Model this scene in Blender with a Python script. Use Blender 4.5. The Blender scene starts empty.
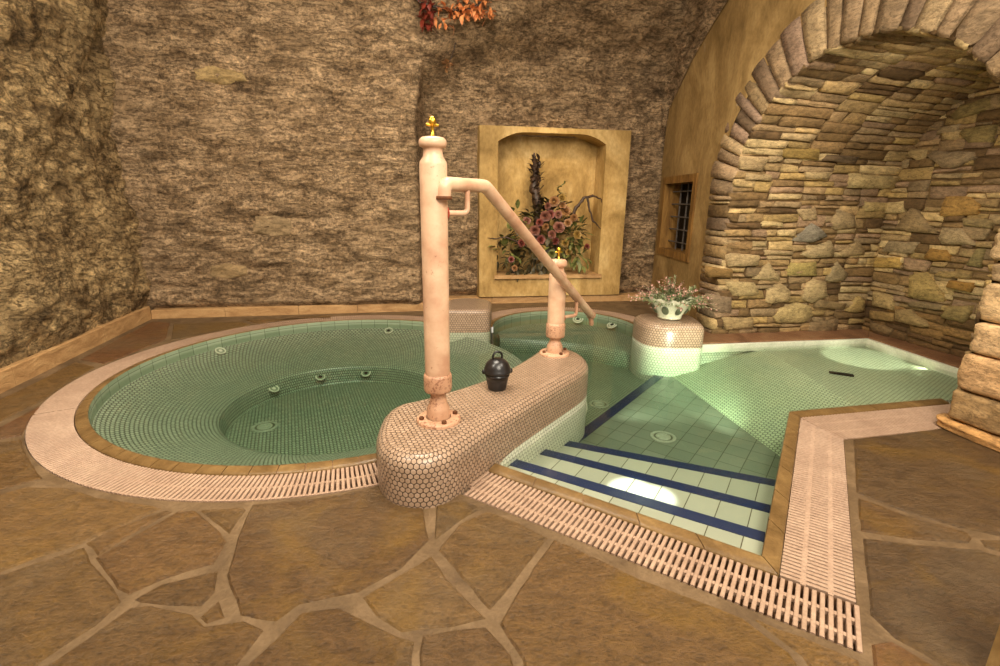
import bpy, math, random
from mathutils import Vector, Matrix, noise
random.seed(7)
sc = bpy.context.scene
COL = sc.collection

# ------------------------------------------------------------------ camera
cd = bpy.data.cameras.new('camera')
cd.sensor_width = 36.0
cd.lens = 17.64
cd.clip_start = 0.02
cam = bpy.data.objects.new('camera', cd)
COL.objects.link(cam)
cam.matrix_world = (Matrix.Translation((0, 0, 1.15)) @ Matrix.Rotation(math.radians(75), 4, 'X')
                    @ Matrix.Rotation(math.radians(0.75), 4, 'Z'))
sc.camera = cam

# ------------------------------------------------------------------ world, exposure, added fill lights
vs = sc.view_settings
vs.view_transform = 'Standard'
vs.look = 'None'
vs.gamma = 1.0
vs.use_curve_mapping = False
vs.exposure = 0.60
wd = bpy.data.worlds.new('world')
sc.world = wd
wd.use_nodes = True
bg = wd.node_tree.nodes['Background']
bg.inputs[0].default_value = (1.0, 0.88, 0.72, 1)
bg.inputs[1].default_value = 0.55

def lamp(name, kind, loc, power, color, size=0.1, target=None, angle=None, blend=0.5, size_y=None):
    l = bpy.data.lights.new(name, kind)
    l.energy = power
    l.color = color
    if kind == 'AREA':
        l.size = size
        if size_y:
            l.shape = 'RECTANGLE'
            l.size_y = size_y
    else:
        l.shadow_soft_size = size
    if kind == 'SPOT':
        l.spot_size = math.radians(angle)
        l.spot_blend = blend
    o = bpy.data.objects.new(name, l)
    COL.objects.link(o)
    o.location = loc
    if target is not None:
        o.rotation_euler = (Vector(target) - Vector(loc)).to_track_quat('-Z', 'Y').to_euler()
    return o

WARM = (1.0, 0.895, 0.735)
lamp('ceiling_fill_back', 'AREA', (-0.4, 2.6, 3.15), 75, WARM, 1.2, (-0.6, 3.4, 0))  # overhead fill light added above the whirlpool, out of view
lamp('ceiling_fill_front', 'AREA', (0.8, -0.3, 2.9), 90, WARM, 1.4, (0.2, 2.4, 0.2))  # unseen fill added behind the camera to light the room
lamp('ceiling_fill_left', 'AREA', (-1.5, 1.2, 2.7), 60, WARM, 0.8, (-3.2, 3.6, 0.9))  # added fill aimed at the left rock wall, without a fixture
lamp('ceiling_fill_right', 'AREA', (1.7, 1.5, 3.0), 34, WARM, 0.6, (2.2, 2.0, 0))  # fill added to brighten the right floor and the pillar
lamp('alcove_fill', 'SPOT', (2.35, 2.9, 1.95), 46, WARM, 0.08, (2.7, 4.3, 0.7), 130, 0.8)  # unseen spot added to lighten the alcove stones
lamp('niche_fill', 'SPOT', (0.5, 4.3, 2.9), 70, (1.0, 0.76, 0.42), 0.06, (0.6, 5.8, 0.9), 50, 0.7)  # added warm spot out in the room that brightens the niche

for k in (-1, 1):
    ox, oy = 0.83 * 0.052 * k, -0.557 * 0.052 * k
    lamp('added_step_spot', 'SPOT', (1.55 + ox, 2.75 + oy, 2.55), 1100, (0.93, 0.97, 1.0), 0.012, (0.655 + ox, 1.97 + oy, -0.12), 4.4, 0.5)  # unseen narrow spots added to make the bright patch on the tread
lamp('added_ledge_spot', 'SPOT', (2.2, 3.0, 2.0), 260, (1.0, 0.97, 0.85), 0.015, (2.98, 3.85, -0.05), 15, 0.3)  # unseen spot added for the lit patch in the alcove pool

# ------------------------------------------------------------------ helpers
def lin(c):
    r = []
    for v in c[:3]:
        v = v / 255.0
        r.append(v / 12.92 if v <= 0.04045 else ((v + 0.055) / 1.055) ** 2.4)
    return (r[0], r[1], r[2], 1.0)

class MB:
    """collects faces with uv, colour and material index; build() links them as ONE mesh object"""
    def __init__(s):
        s.v, s.f, s.uv, s.mi, s.col, s.sm = [], [], [], [], [], []
    def face(s, pts, uv=None, mi=0, col=None, smooth=False):
        i = len(s.v)
        s.v.extend([tuple(p) for p in pts])
        s.f.append(list(range(i, i + len(pts))))
        s.uv.append(uv); s.mi.append(mi); s.col.append(col); s.sm.append(smooth)
    def grid(s, rows, uvs=None, mi=0, col=None, smooth=True, closed=False):
        """rows: list of equal-length point lists sharing vertices"""
        b = len(s.v); n = len(rows[0])
        for r in rows:
            s.v.extend([tuple(p) for p in r])
        m = n if closed else n - 1
        for i in range(len(rows) - 1):
            for j in range(m):
                k = (j + 1) % n
                s.f.append([b + i * n + j, b + i * n + k, b + (i + 1) * n + k, b + (i + 1) * n + j])
                if uvs:
                    if closed and k == 0:
                        s.uv.append([uvs[i][j], uvs[i][n], uvs[i + 1][n], uvs[i + 1][j]])
                    else:
                        s.uv.append([uvs[i][j], uvs[i][k], uvs[i + 1][k], uvs[i + 1][j]])
                else:
                    s.uv.append(None)
                s.mi.append(mi); s.col.append(col); s.sm.append(smooth)
    def box(s, c, ax, ay, az, mi=0, col=None):
        """box from centre and three half-axis vectors"""
        c, ax, ay, az = Vector(c), Vector(ax), Vector(ay), Vector(az)
        P = {(i, j, k): c + ax * i + ay * j + az * k for i in (-1, 1) for j in (-1, 1) for k in (-1, 1)}
        for q in (((-1,-1,-1),(-1,1,-1),(1,1,-1),(1,-1,-1)), ((-1,-1,1),(1,-1,1),(1,1,1),(-1,1,1)),
                  ((-1,-1,-1),(1,-1,-1),(1,-1,1),(-1,-1,1)), ((1,1,-1),(-1,1,-1),(-1,1,1),(1,1,1)),
                  ((-1,1,-1),(-1,-1,-1),(-1,-1,1),(-1,1,1)), ((1,-1,-1),(1,1,-1),(1,1,1),(1,-1,1))):
            s.face([P[t] for t in q], None, mi, col)
    def lathe(s, prof, base=(0, 0, 0), n=32, mi=0, col=None, axis=None):
        """prof: list of (radius, height); revolved about axis (default z) at base"""
        base = Vector(base)
        q = Vector((0, 0, 1)).rotation_difference(Vector(axis)) if axis else None
        rows, uvs = [], []
        L = 0
        for k, (r, z) in enumerate(prof):
            if k:
                L += math.hypot(r - prof[k-1][0], z - prof[k-1][1])
            row = []
            for j in range(n):
                a = 2 * math.pi * j / n
                p = Vector((r * math.cos(a), r * math.sin(a), z))
                if q: p = q @ p
                row.append(base + p)
            rows.append(row)
            uvs.append([(j / n, L) for j in range(n + 1)])
        s.grid(rows, uvs, mi, col, True, True)
    def tube(s, path, rad, n=12, mi=0, col=None, cap=True):
        """round pipe along a path; rad is a number or a list"""
        path = [Vector(p) for p in path]
        m = len(path)
        rads = rad if isinstance(rad, (list, tuple)) else [rad] * m
        prev = None; rows = []
        for i in range(m):
            t = (path[min(i + 1, m - 1)] - path[max(i - 1, 0)]).normalized()
            if prev is None:
                a = Vector((0, 0, 1)) if abs(t.z) < 0.9 else Vector((1, 0, 0))
                x = t.cross(a).normalized()
            else:
                x = (prev - t * prev.dot(t)).normalized()
            prev = x
            y = t.cross(x)
            rows.append([path[i] + (x * math.cos(2*math.pi*j/n) + y * math.sin(2*math.pi*j/n)) * rads[i] for j in range(n)])
        s.grid(rows, None, mi, col, True, True)
        if cap:
            s.face(list(reversed(rows[0])), None, mi, col)
            s.face(rows[-1], None, mi, col)
    def build(s, name, mats, parent=None, kind=None, weld=False):
        me = bpy.data.meshes.new(name)
        me.from_pydata(s.v, [], s.f)
        if not isinstance(mats, (list, tuple)):
            mats = [mats]
        for m in mats:
            me.materials.append(m)
        me.polygons.foreach_set('material_index', s.mi)
        me.polygons.foreach_set('use_smooth', s.sm)
        if any(u is not None for u in s.uv):
            ul = me.uv_layers.new(name='UVMap')
            flat = []
            for f, u in zip(s.f, s.uv):
                for k in range(len(f)):
                    flat.extend(u[k] if u is not None else (0.0, 0.0))
            ul.data.foreach_set('uv', flat)
        if any(c is not None for c in s.col):
            ca = me.color_attributes.new('Col', 'FLOAT_COLOR', 'CORNER')
            flat = []
            for f, c in zip(s.f, s.col):
                cc = c if c is not None else (0.5, 0.5, 0.5, 1)
                for k in range(len(f)):
                    flat.extend(cc)
            ca.data.foreach_set('color', flat)
        me.update()
        if weld:
            import bmesh
            b = bmesh.new(); b.from_mesh(me)
            bmesh.ops.remove_doubles(b, verts=b.verts, dist=1e-5)
            bmesh.ops.recalc_face_normals(b, faces=b.faces)
            b.to_mesh(me); b.free()
        o = bpy.data.objects.new(name, me)
        COL.objects.link(o)
        if parent is not None:
            o.parent = parent
            o.matrix_parent_inverse = Matrix.Translation(parent.location).inverted()
        if kind:
            o['kind'] = kind
        return o

def tag(o, label, cat, group=None, kind=None):
    o['label'] = label
    o['category'] = cat
    if group: o['group'] = group
    if kind: o['kind'] = kind
    return o

def thing(name, loc, label, cat, group=None):
    o = bpy.data.objects.new(name, None)
    COL.objects.link(o)
    o.location = loc
    o.empty_display_size = 0.1
    return tag(o, label, cat, group)

def copy_tree(o, parent=None):
    c = o.copy()
    COL.objects.link(c)
    if parent is not None:
        c.parent = parent
    for ch in o.children:
        copy_tree(ch, c)
    return c

def fbm(x, y, z, octv=5, rough=0.55, seed=0.0):
    s, a, f = 0.0, 1.0, 1.0
    for _ in range(octv):
        s += a * noise.noise(Vector((x * f + seed, y * f - seed, z * f + 2.3 * seed)))
        a *= rough; f *= 2.03
    return s

# ------------------------------------------------------------------ materials
def mat(name):
    m = bpy.data.materials.new(name)
    m.use_nodes = True
    nt = m.node_tree
    return m, nt, nt.nodes, nt.links, nt.nodes['Principled BSDF']

def nd(nt, kind, ins=None, **kw):
    n = nt.nodes.new(kind)
    for k, v in kw.items():
        setattr(n, k, v)
    for k, v in (ins or {}).items():
        s = n.inputs[k]
        if isinstance(v, bpy.types.NodeSocket):
            nt.links.new(v, s)
        else:
            s.default_value = v
    return n

def ramp(nt, fac, stops):
    r = nt.nodes.new('ShaderNodeValToRGB')
    nt.links.new(fac, r.inputs[0])
    e = r.color_ramp.elements
    while len(e) < len(stops):
        e.new(0.5)
    for el, (p, c) in zip(e, stops):
        el.position = p
        el.color = c if len(c) == 4 else lin(c)
    return r.outputs[0]

def math_(nt, op, a, b=None, c=None, clamp=False):
    n = nt.nodes.new('ShaderNodeMath')
    n.operation = op
    n.use_clamp = clamp
    for i, v in enumerate((a, b, c)):
        if v is None: continue
        if isinstance(v, bpy.types.NodeSocket): nt.links.new(v, n.inputs[i])
        else: n.inputs[i].default_value = v
    return n.outputs[0]

def vmath(nt, op, a, b=None, c=None):
    n = nt.nodes.new('ShaderNodeVectorMath')
    n.operation = op
    for i, v in enumerate((a, b, c)):
        if v is None: continue
        if isinstance(v, bpy.types.NodeSocket): nt.links.new(v, n.inputs[i])
        else: n.inputs[i].default_value = v
    return n.outputs['Value'] if op in ('LENGTH', 'DOT_PRODUCT', 'DISTANCE') else n.outputs['Vector']

def mixc(nt, fac, a, b, mode='MIX'):
    n = nt.nodes.new('ShaderNodeMix')
    n.data_type = 'RGBA'
    n.blend_type = mode
    for i, v in ((0, fac), (6, a), (7, b)):
        if isinstance(v, bpy.types.NodeSocket): nt.links.new(v, n.inputs[i])
        else: n.inputs[i].default_value = v if i == 0 or len(v) == 4 else lin(v)
    return n.outputs[2]

def bump(nt, h, strength, dist=0.01, prev=None):
    n = nd(nt, 'ShaderNodeBump', {'Height': h, 'Strength': strength, 'Distance': dist})
    if prev is not None: nt.links.new(prev, n.inputs['Normal'])
    return n.outputs[0]

def noise_(nt, vec, scale, detail=6, rough=0.6, kind='FBM', dist=0.0):
    n = nd(nt, 'ShaderNodeTexNoise', {'Vector': vec, 'Scale': scale, 'Detail': detail, 'Roughness': rough, 'Distortion': dist})
    n.noise_type = kind
    return n.outputs[0]

def coords(nt, what='Object', scale=(1, 1, 1), rot=(0, 0, 0)):
    tc = nt.nodes.new('ShaderNodeTexCoord')
    mp = nd(nt, 'ShaderNodeMapping', {'Vector': tc.outputs[what], 'Scale': scale, 'Rotation': rot})
    return mp.outputs[0]

def rock_material(name, dark, mid, light, patch, stretch=4.0, bstr=0.9, crack=0.75):
    m, nt, N, L, P = mat(name)
    st = coords(nt, 'Object', (1, 1, stretch))
    rd = coords(nt)
    n1 = noise_(nt, st, 3.4, 14, 0.74, dist=0.5)
    n2 = noise_(nt, rd, 34, 10, 0.78)
    n3 = noise_(nt, st, 8.0, 12, 0.75, 'RIDGED_MULTIFRACTAL')
    n4 = noise_(nt, rd, 1.3, 5, 0.6)
    n5 = noise_(nt, coords(nt, 'Object', (1, 1, stretch * 2.2)), 5.5, 9, 0.66, dist=0.6)
    base = ramp(nt, n1, [(0.30, dark), (0.44, mid), (0.60, light), (0.78, mid)])
    f = ramp(nt, n2, [(0.30, (0.14, 0.12, 0.10, 1)), (0.48, (0.95, 0.95, 0.95, 1)), (0.68, (2.0, 1.95, 1.85, 1))])
    c = mixc(nt, 1.0, base, f, 'MULTIPLY')
    pf = ramp(nt, n4, [(0.50, (0, 0, 0, 1)), (0.66, (1, 1, 1, 1))])
    c = mixc(nt, math_(nt, 'MULTIPLY', pf, 0.5), c, mixc(nt, n2, patch, light))
    df = ramp(nt, noise_(nt, st, 2.0, 7, 0.7, dist=0.8), [(0.34, (1, 1, 1, 1)), (0.44, (0, 0, 0, 1))])
    c = mixc(nt, math_(nt, 'MULTIPLY', df, 0.5), c, mixc(nt, n2, dark, mid))
    # thin dark seams between the beds
    seam = ramp(nt, math_(nt, 'ABSOLUTE', math_(nt, 'SUBTRACT', n5, 0.5)), [(0.0, (1, 1, 1, 1)), (0.030, (0, 0, 0, 1))])
    hole = ramp(nt, n5, [(0.28, (1, 1, 1, 1)), (0.36, (0, 0, 0, 1))])
    c = mixc(nt, math_(nt, 'MULTIPLY', math_(nt, 'MAXIMUM', math_(nt, 'MULTIPLY', seam, 0.75), hole), crack), c, dark)
    L.new(c, P.inputs['Base Color'])
    P.inputs['Roughness'].default_value = 0.85
    P.inputs['Specular IOR Level'].default_value = 0.25
    h = math_(nt, 'ADD', math_(nt, 'MULTIPLY', n3, 0.25), math_(nt, 'MULTIPLY', n2, 1.0))
    h = math_(nt, 'SUBTRACT', h, math_(nt, 'MULTIPLY', seam, 0.4))
    b1 = bump(nt, n1, bstr, 0.06)
    b2 = bump(nt, h, bstr, 0.035, b1)
    L.new(b2, P.inputs['Normal'])
    return m

M = {}
M['rock'] = rock_material('bedrock', (52, 39, 26), (138, 112, 82), (188, 158, 122), (172, 143, 106), 2.1, 0.8, 0.9)
M['rock_left'] = rock_material('mottled_bedrock', (46, 34, 20), (128, 102, 66), (206, 174, 124), (216, 184, 132), 1.5, 1.0, 0.9)

def stone_material(name, rough=0.8, bstr=0.7, var=0.5, scale=26, stretch=(1, 1, 1), stains=False):
    m, nt, N, L, P = mat(name)
    at = nd(nt, 'ShaderNodeAttribute', attribute_name='Col')
    co = coords(nt, 'Object', stretch)
    n1 = noise_(nt, co, scale, 10, 0.68)
    n2 = noise_(nt, co, scale * 0.22, 5, 0.55)
    f1 = ramp(nt, n1, [(0.28, (1 - var, 1 - var, 1 - var, 1)), (0.5, (1, 1, 1, 1)), (0.74, (1 + var * .7, 1 + var * .66, 1 + var * .6, 1))])
    f2 = ramp(nt, n2, [(0.3, (0.72, 0.70, 0.66, 1)), (0.6, (1.12, 1.1, 1.06, 1))])
    c = mixc(nt, 1.0, mixc(nt, 1.0, at.outputs['Color'], f1, 'MULTIPLY'), f2, 'MULTIPLY')
    if not stains:
        ns = noise_(nt, coords(nt, 'Object', (1, 1, 3.2)), 7.0, 9, 0.7, dist=0.9)
        sm = ramp(nt, math_(nt, 'ABSOLUTE', math_(nt, 'SUBTRACT', ns, 0.5)), [(0.0, (1, 1, 1, 1)), (0.022, (0, 0, 0, 1))])
        c = mixc(nt, math_(nt, 'MULTIPLY', sm, 0.6), c, (58, 44, 28))
        pit = ramp(nt, noise_(nt, coords(nt), 60, 8, 0.75), [(0.34, (1, 1, 1, 1)), (0.42, (0, 0, 0, 1))])
        c = mixc(nt, math_(nt, 'MULTIPLY', pit, 0.5), c, (62, 48, 30))
    if stains:
        n3 = noise_(nt, coords(nt, 'Object', (1, 1, 1)), 2.6, 6, 0.6, dist=1.2)
        sf = ramp(nt, n3, [(0.50, (0, 0, 0, 1)), (0.68, (1, 1, 1, 1))])
        c = mixc(nt, math_(nt, 'MULTIPLY', sf, 0.55), c, mixc(nt, n1, (70, 50, 20), (150, 112, 44)))
        n4 = noise_(nt, coords(nt, 'Object', (1, 1, 1)), 1.7, 5, 0.6, dist=0.6)
        gf = ramp(nt, n4, [(0.48, (0, 0, 0, 1)), (0.66, (1, 1, 1, 1))])
        c = mixc(nt, math_(nt, 'MULTIPLY', gf, 0.45), c, mixc(nt, n1, (70, 56, 40), (128, 108, 80)))
    L.new(c, P.inputs['Base Color'])
    P.inputs['Roughness'].default_value = rough
    P.inputs['Specular IOR Level'].default_value = 0.3
    b = bump(nt, n2, bstr * 0.6, 0.03)
    L.new(bump(nt, n1, bstr, 0.012, b), P.inputs['Normal'])
    return m

M['rubble'] = stone_material('rubble_stone', 0.85, 0.8, 0.5, 26, (1, 1, 1.8))
M['flag'] = stone_material('flagstone', 0.38, 0.8, 0.62, 60, (1, 1.6, 1), True)

def plaster_material(name, a, b, c, rough=0.8, scale=2.4, stretch=(1, 1, 0.6), bs=0.35):
    m, nt, N, L, P = mat(name)
    co = coords(nt, 'Object', stretch)
    n1 = noise_(nt, co, scale, 8, 0.62, dist=0.8)
    n2 = noise_(nt, co, scale * 14, 6, 0.6)
    col = ramp(nt, n1, [(0.30, a), (0.50, b), (0.70, c)])
    f = ramp(nt, n2, [(0.3, (0.82, 0.8, 0.76, 1)), (0.65, (1.1, 1.1, 1.08, 1))])
    L.new(mixc(nt, 1.0, col, f, 'MULTIPLY'), P.inputs['Base Color'])
    P.inputs['Roughness'].default_value = rough
    P.inputs['Specular IOR Level'].default_value = 0.25
    L.new(bump(nt, n2, bs, 0.01, bump(nt, n1, bs, 0.05)), P.inputs['Normal'])
    return m

M['plaster'] = plaster_material('ochre_plaster', (112, 88, 50), (146, 117, 72), (176, 146, 96))
M['niche'] = plaster_material('gilt_plaster', (126, 98, 52), (172, 140, 86), (206, 176, 122), 0.7)
M['mortar'] = plaster_material('mortar', (82, 64, 44), (104, 83, 58), (124, 101, 74), 0.7, 6)
M['backing'] = plaster_material('joint_mortar', (74, 56, 34), (100, 78, 50), (124, 98, 64), 0.95, 7)
M['kerb'] = plaster_material('kerb_stone', (146, 110, 72), (176, 138, 94), (190, 154, 108), 0.55, 5, (1, 1, 3))
M['ledge'] = plaster_material('ledge_stone', (96, 66, 46), (126, 90, 64), (140, 108, 78), 0.45, 4)
M['coping'] = plaster_material('glazed_coping', (92, 70, 40), (114, 88, 54), (134, 106, 66), 0.30, 7, (1, 1, 1), 0.1)
M['grate'] = plaster_material('cream_plastic', (158, 130, 110), (168, 140, 119), (178, 150, 128), 0.45, 6, (1, 1, 1), 0.02)
M['channel'] = plaster_material('channel_brown', (104, 76, 54), (124, 92, 66), (134, 102, 76), 0.6, 6)  # brown of the gutter and of the coping joints
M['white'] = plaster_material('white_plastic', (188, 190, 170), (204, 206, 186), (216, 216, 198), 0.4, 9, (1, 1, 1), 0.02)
M['wood'] = plaster_material('weathered_wood', (92, 62, 28), (128, 92, 44), (150, 112, 58), 0.7, 5, (3, 3, .6))
M['iron'] = plaster_material('dark_iron', (60, 55, 52), (84, 78, 74), (112, 104, 98), 0.5, 12)
M['dark'] = plaster_material('dark_void', (14, 11, 9), (20, 16, 12), (30, 24, 18), 0.6, 8)

def paint_material(name, a, b, rust, rough=0.38, amount=0.60):
    m, nt, N, L, P = mat(name)
    co = coords(nt)
    n1 = noise_(nt, co, 5, 6, 0.6)
    n2 = noise_(nt, co, 90, 8, 0.7)
    n3 = noise_(nt, co, 9, 5, 0.6)
    base = ramp(nt, n1, [(0.38, a), (0.60, b)])
    sp = math_(nt, 'MULTIPLY', n2, math_(nt, 'ADD', n3, 0.5))
    f = ramp(nt, sp, [(amount, (0, 0, 0, 1)), (amount + 0.10, (1, 1, 1, 1))])
    L.new(mixc(nt, math_(nt, 'MULTIPLY', f, 0.75), base, rust), P.inputs['Base Color'])
    P.inputs['Roughness'].default_value = rough
    L.new(bump(nt, n2, 0.12, 0.006), P.inputs['Normal'])
    return m
M['paint'] = paint_material('pink_cream_paint', (188, 142, 112), (216, 180, 148), (146, 92, 64), 0.38, 0.66)
M['paint_worn'] = paint_material('worn_cream_paint', (186, 140, 108), (202, 158, 126), (120, 70, 46), 0.5, 0.52)
M['rust'] = plaster_material('rusty_bolt', (70, 42, 26), (104, 64, 38), (130, 84, 52), 0.7, 20)
M['red'] = plaster_material('red_sealant', (150, 60, 44), (172, 76, 56), (186, 96, 72), 0.6, 20)

def brass():
    m, nt, N, L, P = mat('brass')
    P.inputs['Base Color'].default_value = lin((206, 164, 60))
    P.inputs['Metallic'].default_value = 1.0
    n = noise_(nt, coords(nt), 30, 4, 0.5)
    L.new(ramp(nt, n, [(0.3, (0.2, 0.2, 0.2, 1)), (0.7, (0.42, 0.42, 0.42, 1))]), P.inputs['Roughness'])
    return m
M['brass'] = brass()

def mosaic(name, tile, tile2, grout, pitch=0.025, edge=0.43, rough=0.3, bstr=0.6, shape='hex'):
    """hexagonally packed small tiles in the mesh's own metric uv"""
    m, nt, N, L, P = mat(name)
    uv = nd(nt, 'ShaderNodeUVMap', uv_map='UVMap').outputs[0]
    p = vmath(nt, 'MULTIPLY', uv, (1 / pitch, 1 / pitch, 0))
    R, H = (1.0, 1.7320508, 1.0), (0.5, 0.8660254, 0.0)
    a = vmath(nt, 'SUBTRACT', vmath(nt, 'WRAP', p, R, (0, 0, 0)), H)
    b = vmath(nt, 'SUBTRACT', vmath(nt, 'WRAP', vmath(nt, 'SUBTRACT', p, H), R, (0, 0, 0)), H)
    z = (1, 1, 0)
    a = vmath(nt, 'MULTIPLY', a, z); b = vmath(nt, 'MULTIPLY', b, z)
    sel = math_(nt, 'LESS_THAN', vmath(nt, 'LENGTH', b), vmath(nt, 'LENGTH', a))
    mx = nt.nodes.new('ShaderNodeMix'); mx.data_type = 'VECTOR'
    L.new(sel, mx.inputs[0]); L.new(a, mx.inputs[4]); L.new(b, mx.inputs[5])
    g = mx.outputs[1]
    if shape == 'hex':
        ab = vmath(nt, 'ABSOLUTE', g)
        sx = nd(nt, 'ShaderNodeSeparateXYZ', {0: ab})
        d1 = math_(nt, 'ADD', math_(nt, 'MULTIPLY', sx.outputs[0], 0.5), math_(nt, 'MULTIPLY', sx.outputs[1], 0.8660254))
        d = math_(nt, 'MAXIMUM', sx.outputs[0], d1)
        d = math_(nt, 'ADD', math_(nt, 'MULTIPLY', d, 0.6), math_(nt, 'MULTIPLY', vmath(nt, 'LENGTH', g), 0.4))
    else:
        d = vmath(nt, 'LENGTH', g)
    mask = nd(nt, 'ShaderNodeMapRange', {'Value': d, 'From Min': edge - 0.03, 'From Max': edge + 0.03, 'To Min': 1.0, 'To Max': 0.0}).outputs[0]
    idv = vmath(nt, 'SUBTRACT', p, g)
    wn = nd(nt, 'ShaderNodeTexWhiteNoise', {'Vector': vmath(nt, 'FLOOR', vmath(nt, 'MULTIPLY', vmath(nt, 'ADD', idv, (0.13, 0.13, 0)), (2, 1.1547, 0)))}).outputs[0]
    big = noise_(nt, coords(nt), 3.5, 4, 0.5)
    c = mixc(nt, math_(nt, 'ADD', math_(nt, 'MULTIPLY', wn, 0.65), math_(nt, 'MULTIPLY', big, 0.35)), tile, tile2)
    L.new(mixc(nt, mask, grout, c), P.inputs['Base Color'])
    P.inputs['Roughness'].default_value = rough
    L.new(bump(nt, mask, bstr, 0.004), P.inputs['Normal'])
    return m
M['mos_pink'] = mosaic('beige_mosaic', (177, 150, 126), (150, 124, 100), (74, 57, 43), 0.0232)
M['mos_lit'] = mosaic('painted_lit_mosaic', (226, 226, 204), (208, 210, 188), (128, 130, 104), 0.025, 0.44)  # underwater lamp glow put into a paler tile colour
M['mos_green'] = mosaic('grey_green_mosaic', (160, 170, 146), (134, 144, 122), (66, 68, 56), 0.026, 0.41, shape='round')
M['mos_ramp'] = mosaic('ramp_mosaic', (184, 196, 162), (162, 176, 144), (92, 100, 78), 0.026, 0.42, shape='round')

def tiles(name, c1, c2, grout, w, h, off=0.0, rough=0.25):
    m, nt, N, L, P = mat(name)
    uv = nd(nt, 'ShaderNodeUVMap', uv_map='UVMap').outputs[0]
    b = nd(nt, 'ShaderNodeTexBrick', {'Vector': uv, 'Color1': lin(c1), 'Color2': lin(c2), 'Mortar': lin(grout), 'Scale': 1.0,
           'Mortar Size': 0.0022, 'Mortar Smooth': 0.2, 'Bias': 0.0, 'Brick Width': w, 'Row Height': h}, offset=off, squash=1.0)
    L.new(b.outputs['Color'], P.inputs['Base Color'])
    P.inputs['Roughness'].default_value = rough
    return m
M['tile'] = tiles('pale_pool_tile', (166, 166, 148), (152, 153, 136), (78, 72, 54), 0.125, 0.125)
M['tile_step'] = tiles('pale_step_tile', (166, 166, 148), (152, 153, 136), (78, 72, 54), 0.125, 1.0)
M['tile_deep'] = tiles('green_pool_tile', (120, 126, 110), (108, 116, 100), (70, 74, 60), 0.125, 0.125)
M['tile_band'] = tiles('green_band_tile', (136, 148, 122), (122, 136, 110), (84, 90, 72), 0.125, 0.125)
M['blue'] = tiles('navy_tile', (28, 40, 74), (24, 35, 66), (18, 24, 40), 0.125, 0.2)

def water_material():
    m, nt, N, L, P = mat('pool_water')
    N.remove(P)
    out = N['Material Output']
    tr = nd(nt, 'ShaderNodeBsdfTransparent', {'Color': (0.97, 0.985, 0.96, 1)})
    gl = nd(nt, 'ShaderNodeBsdfGlossy', {'Color': (1, 1, 1, 1), 'Roughness': 0.03})
    n = noise_(nt, coords(nt), 3.0, 2, 0.5)
    bp = bump(nt, n, 0.05, 0.02)
    L.new(bp, gl.inputs['Normal'])
    fr = nd(nt, 'ShaderNodeFresnel', {'IOR': 1.33, 'Normal': bp})
    mx = nd(nt, 'ShaderNodeMixShader', {0: math_(nt, 'MULTIPLY', fr.outputs[0], 0.55), 1: tr.outputs[0], 2: gl.outputs[0]})
    L.new(mx.outputs[0], out.inputs['Surface'])
    va = nd(nt, 'ShaderNodeVolumeAbsorption', {'Color': (0.49, 0.655, 0.545, 1), 'Density': 1.35})
    L.new(va.outputs[0], out.inputs['Volume'])
    return m
M['water'] = water_material()

def emit_material(name, col, s):
    m, nt, N, L, P = mat(name)
    P.inputs['Base Color'].default_value = (0.8, 0.8, 0.8, 1)
    P.inputs['Emission Color'].default_value = col
    P.inputs['Emission Strength'].default_value = s
    return m
M['lampglass'] = emit_material('lamp_glass', (1, 1, 0.86, 1), 6.0)

def leaf_material(name, a, b, rough=0.55):
    m, nt, N, L, P = mat(name)
    n = noise_(nt, coords(nt), 22, 5, 0.6)
    L.new(ramp(nt, n, [(0.32, a), (0.66, b)]), P.inputs['Base Color'])
    P.inputs['Roughness'].default_value = rough
    return m
M['leaf'] = leaf_material('green_leaf', (66, 72, 30), (122, 122, 62))
M['leaf_dark'] = leaf_material('dark_leaf', (46, 40, 22), (84, 72, 38))
M['twig'] = leaf_material('dark_twig', (46, 32, 22), (78, 54, 36))
M['rose'] = leaf_material('dusty_rose', (100, 54, 42), (142, 92, 74))
M['rose_red'] = leaf_material('dried_red_rose', (90, 36, 28), (130, 62, 48))
M['apricot'] = leaf_material('apricot_petal', (116, 74, 40), (156, 112, 68))
M['ochreleaf'] = leaf_material('ochre_petal', (120, 90, 36), (156, 124, 60))
M['orange'] = leaf_material('orange_dry_leaf', (176, 88, 40), (224, 152, 92))
M['redleaf'] = leaf_material('red_dry_leaf', (92, 30, 20), (140, 54, 34))
M['heather'] = leaf_material('heather_flower', (176, 118, 110), (220, 172, 156))
M['sage'] = leaf_material('sage_leaf', (86, 98, 62), (140, 150, 104))
M['porcelain'] = plaster_material('cream_porcelain', (178, 175, 150), (192, 189, 164), (204, 201, 178), 0.25, 8, (1, 1, 1), 0.02)
M['oval'] = leaf_material('dark_oval_glaze', (64, 70, 52), (96, 100, 76), 0.3)
M['drain'] = plaster_material('grey_green_plastic', (140, 146, 128), (152, 158, 140), (162, 168, 150), 0.4, 9, (1, 1, 1), 0.02)
M['recess'] = leaf_material('grille_recess', (118, 128, 104), (136, 146, 120), 0.4)
M['black'] = leaf_material('black_metal', (20, 18, 18), (36, 32, 31), 0.3)

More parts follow.
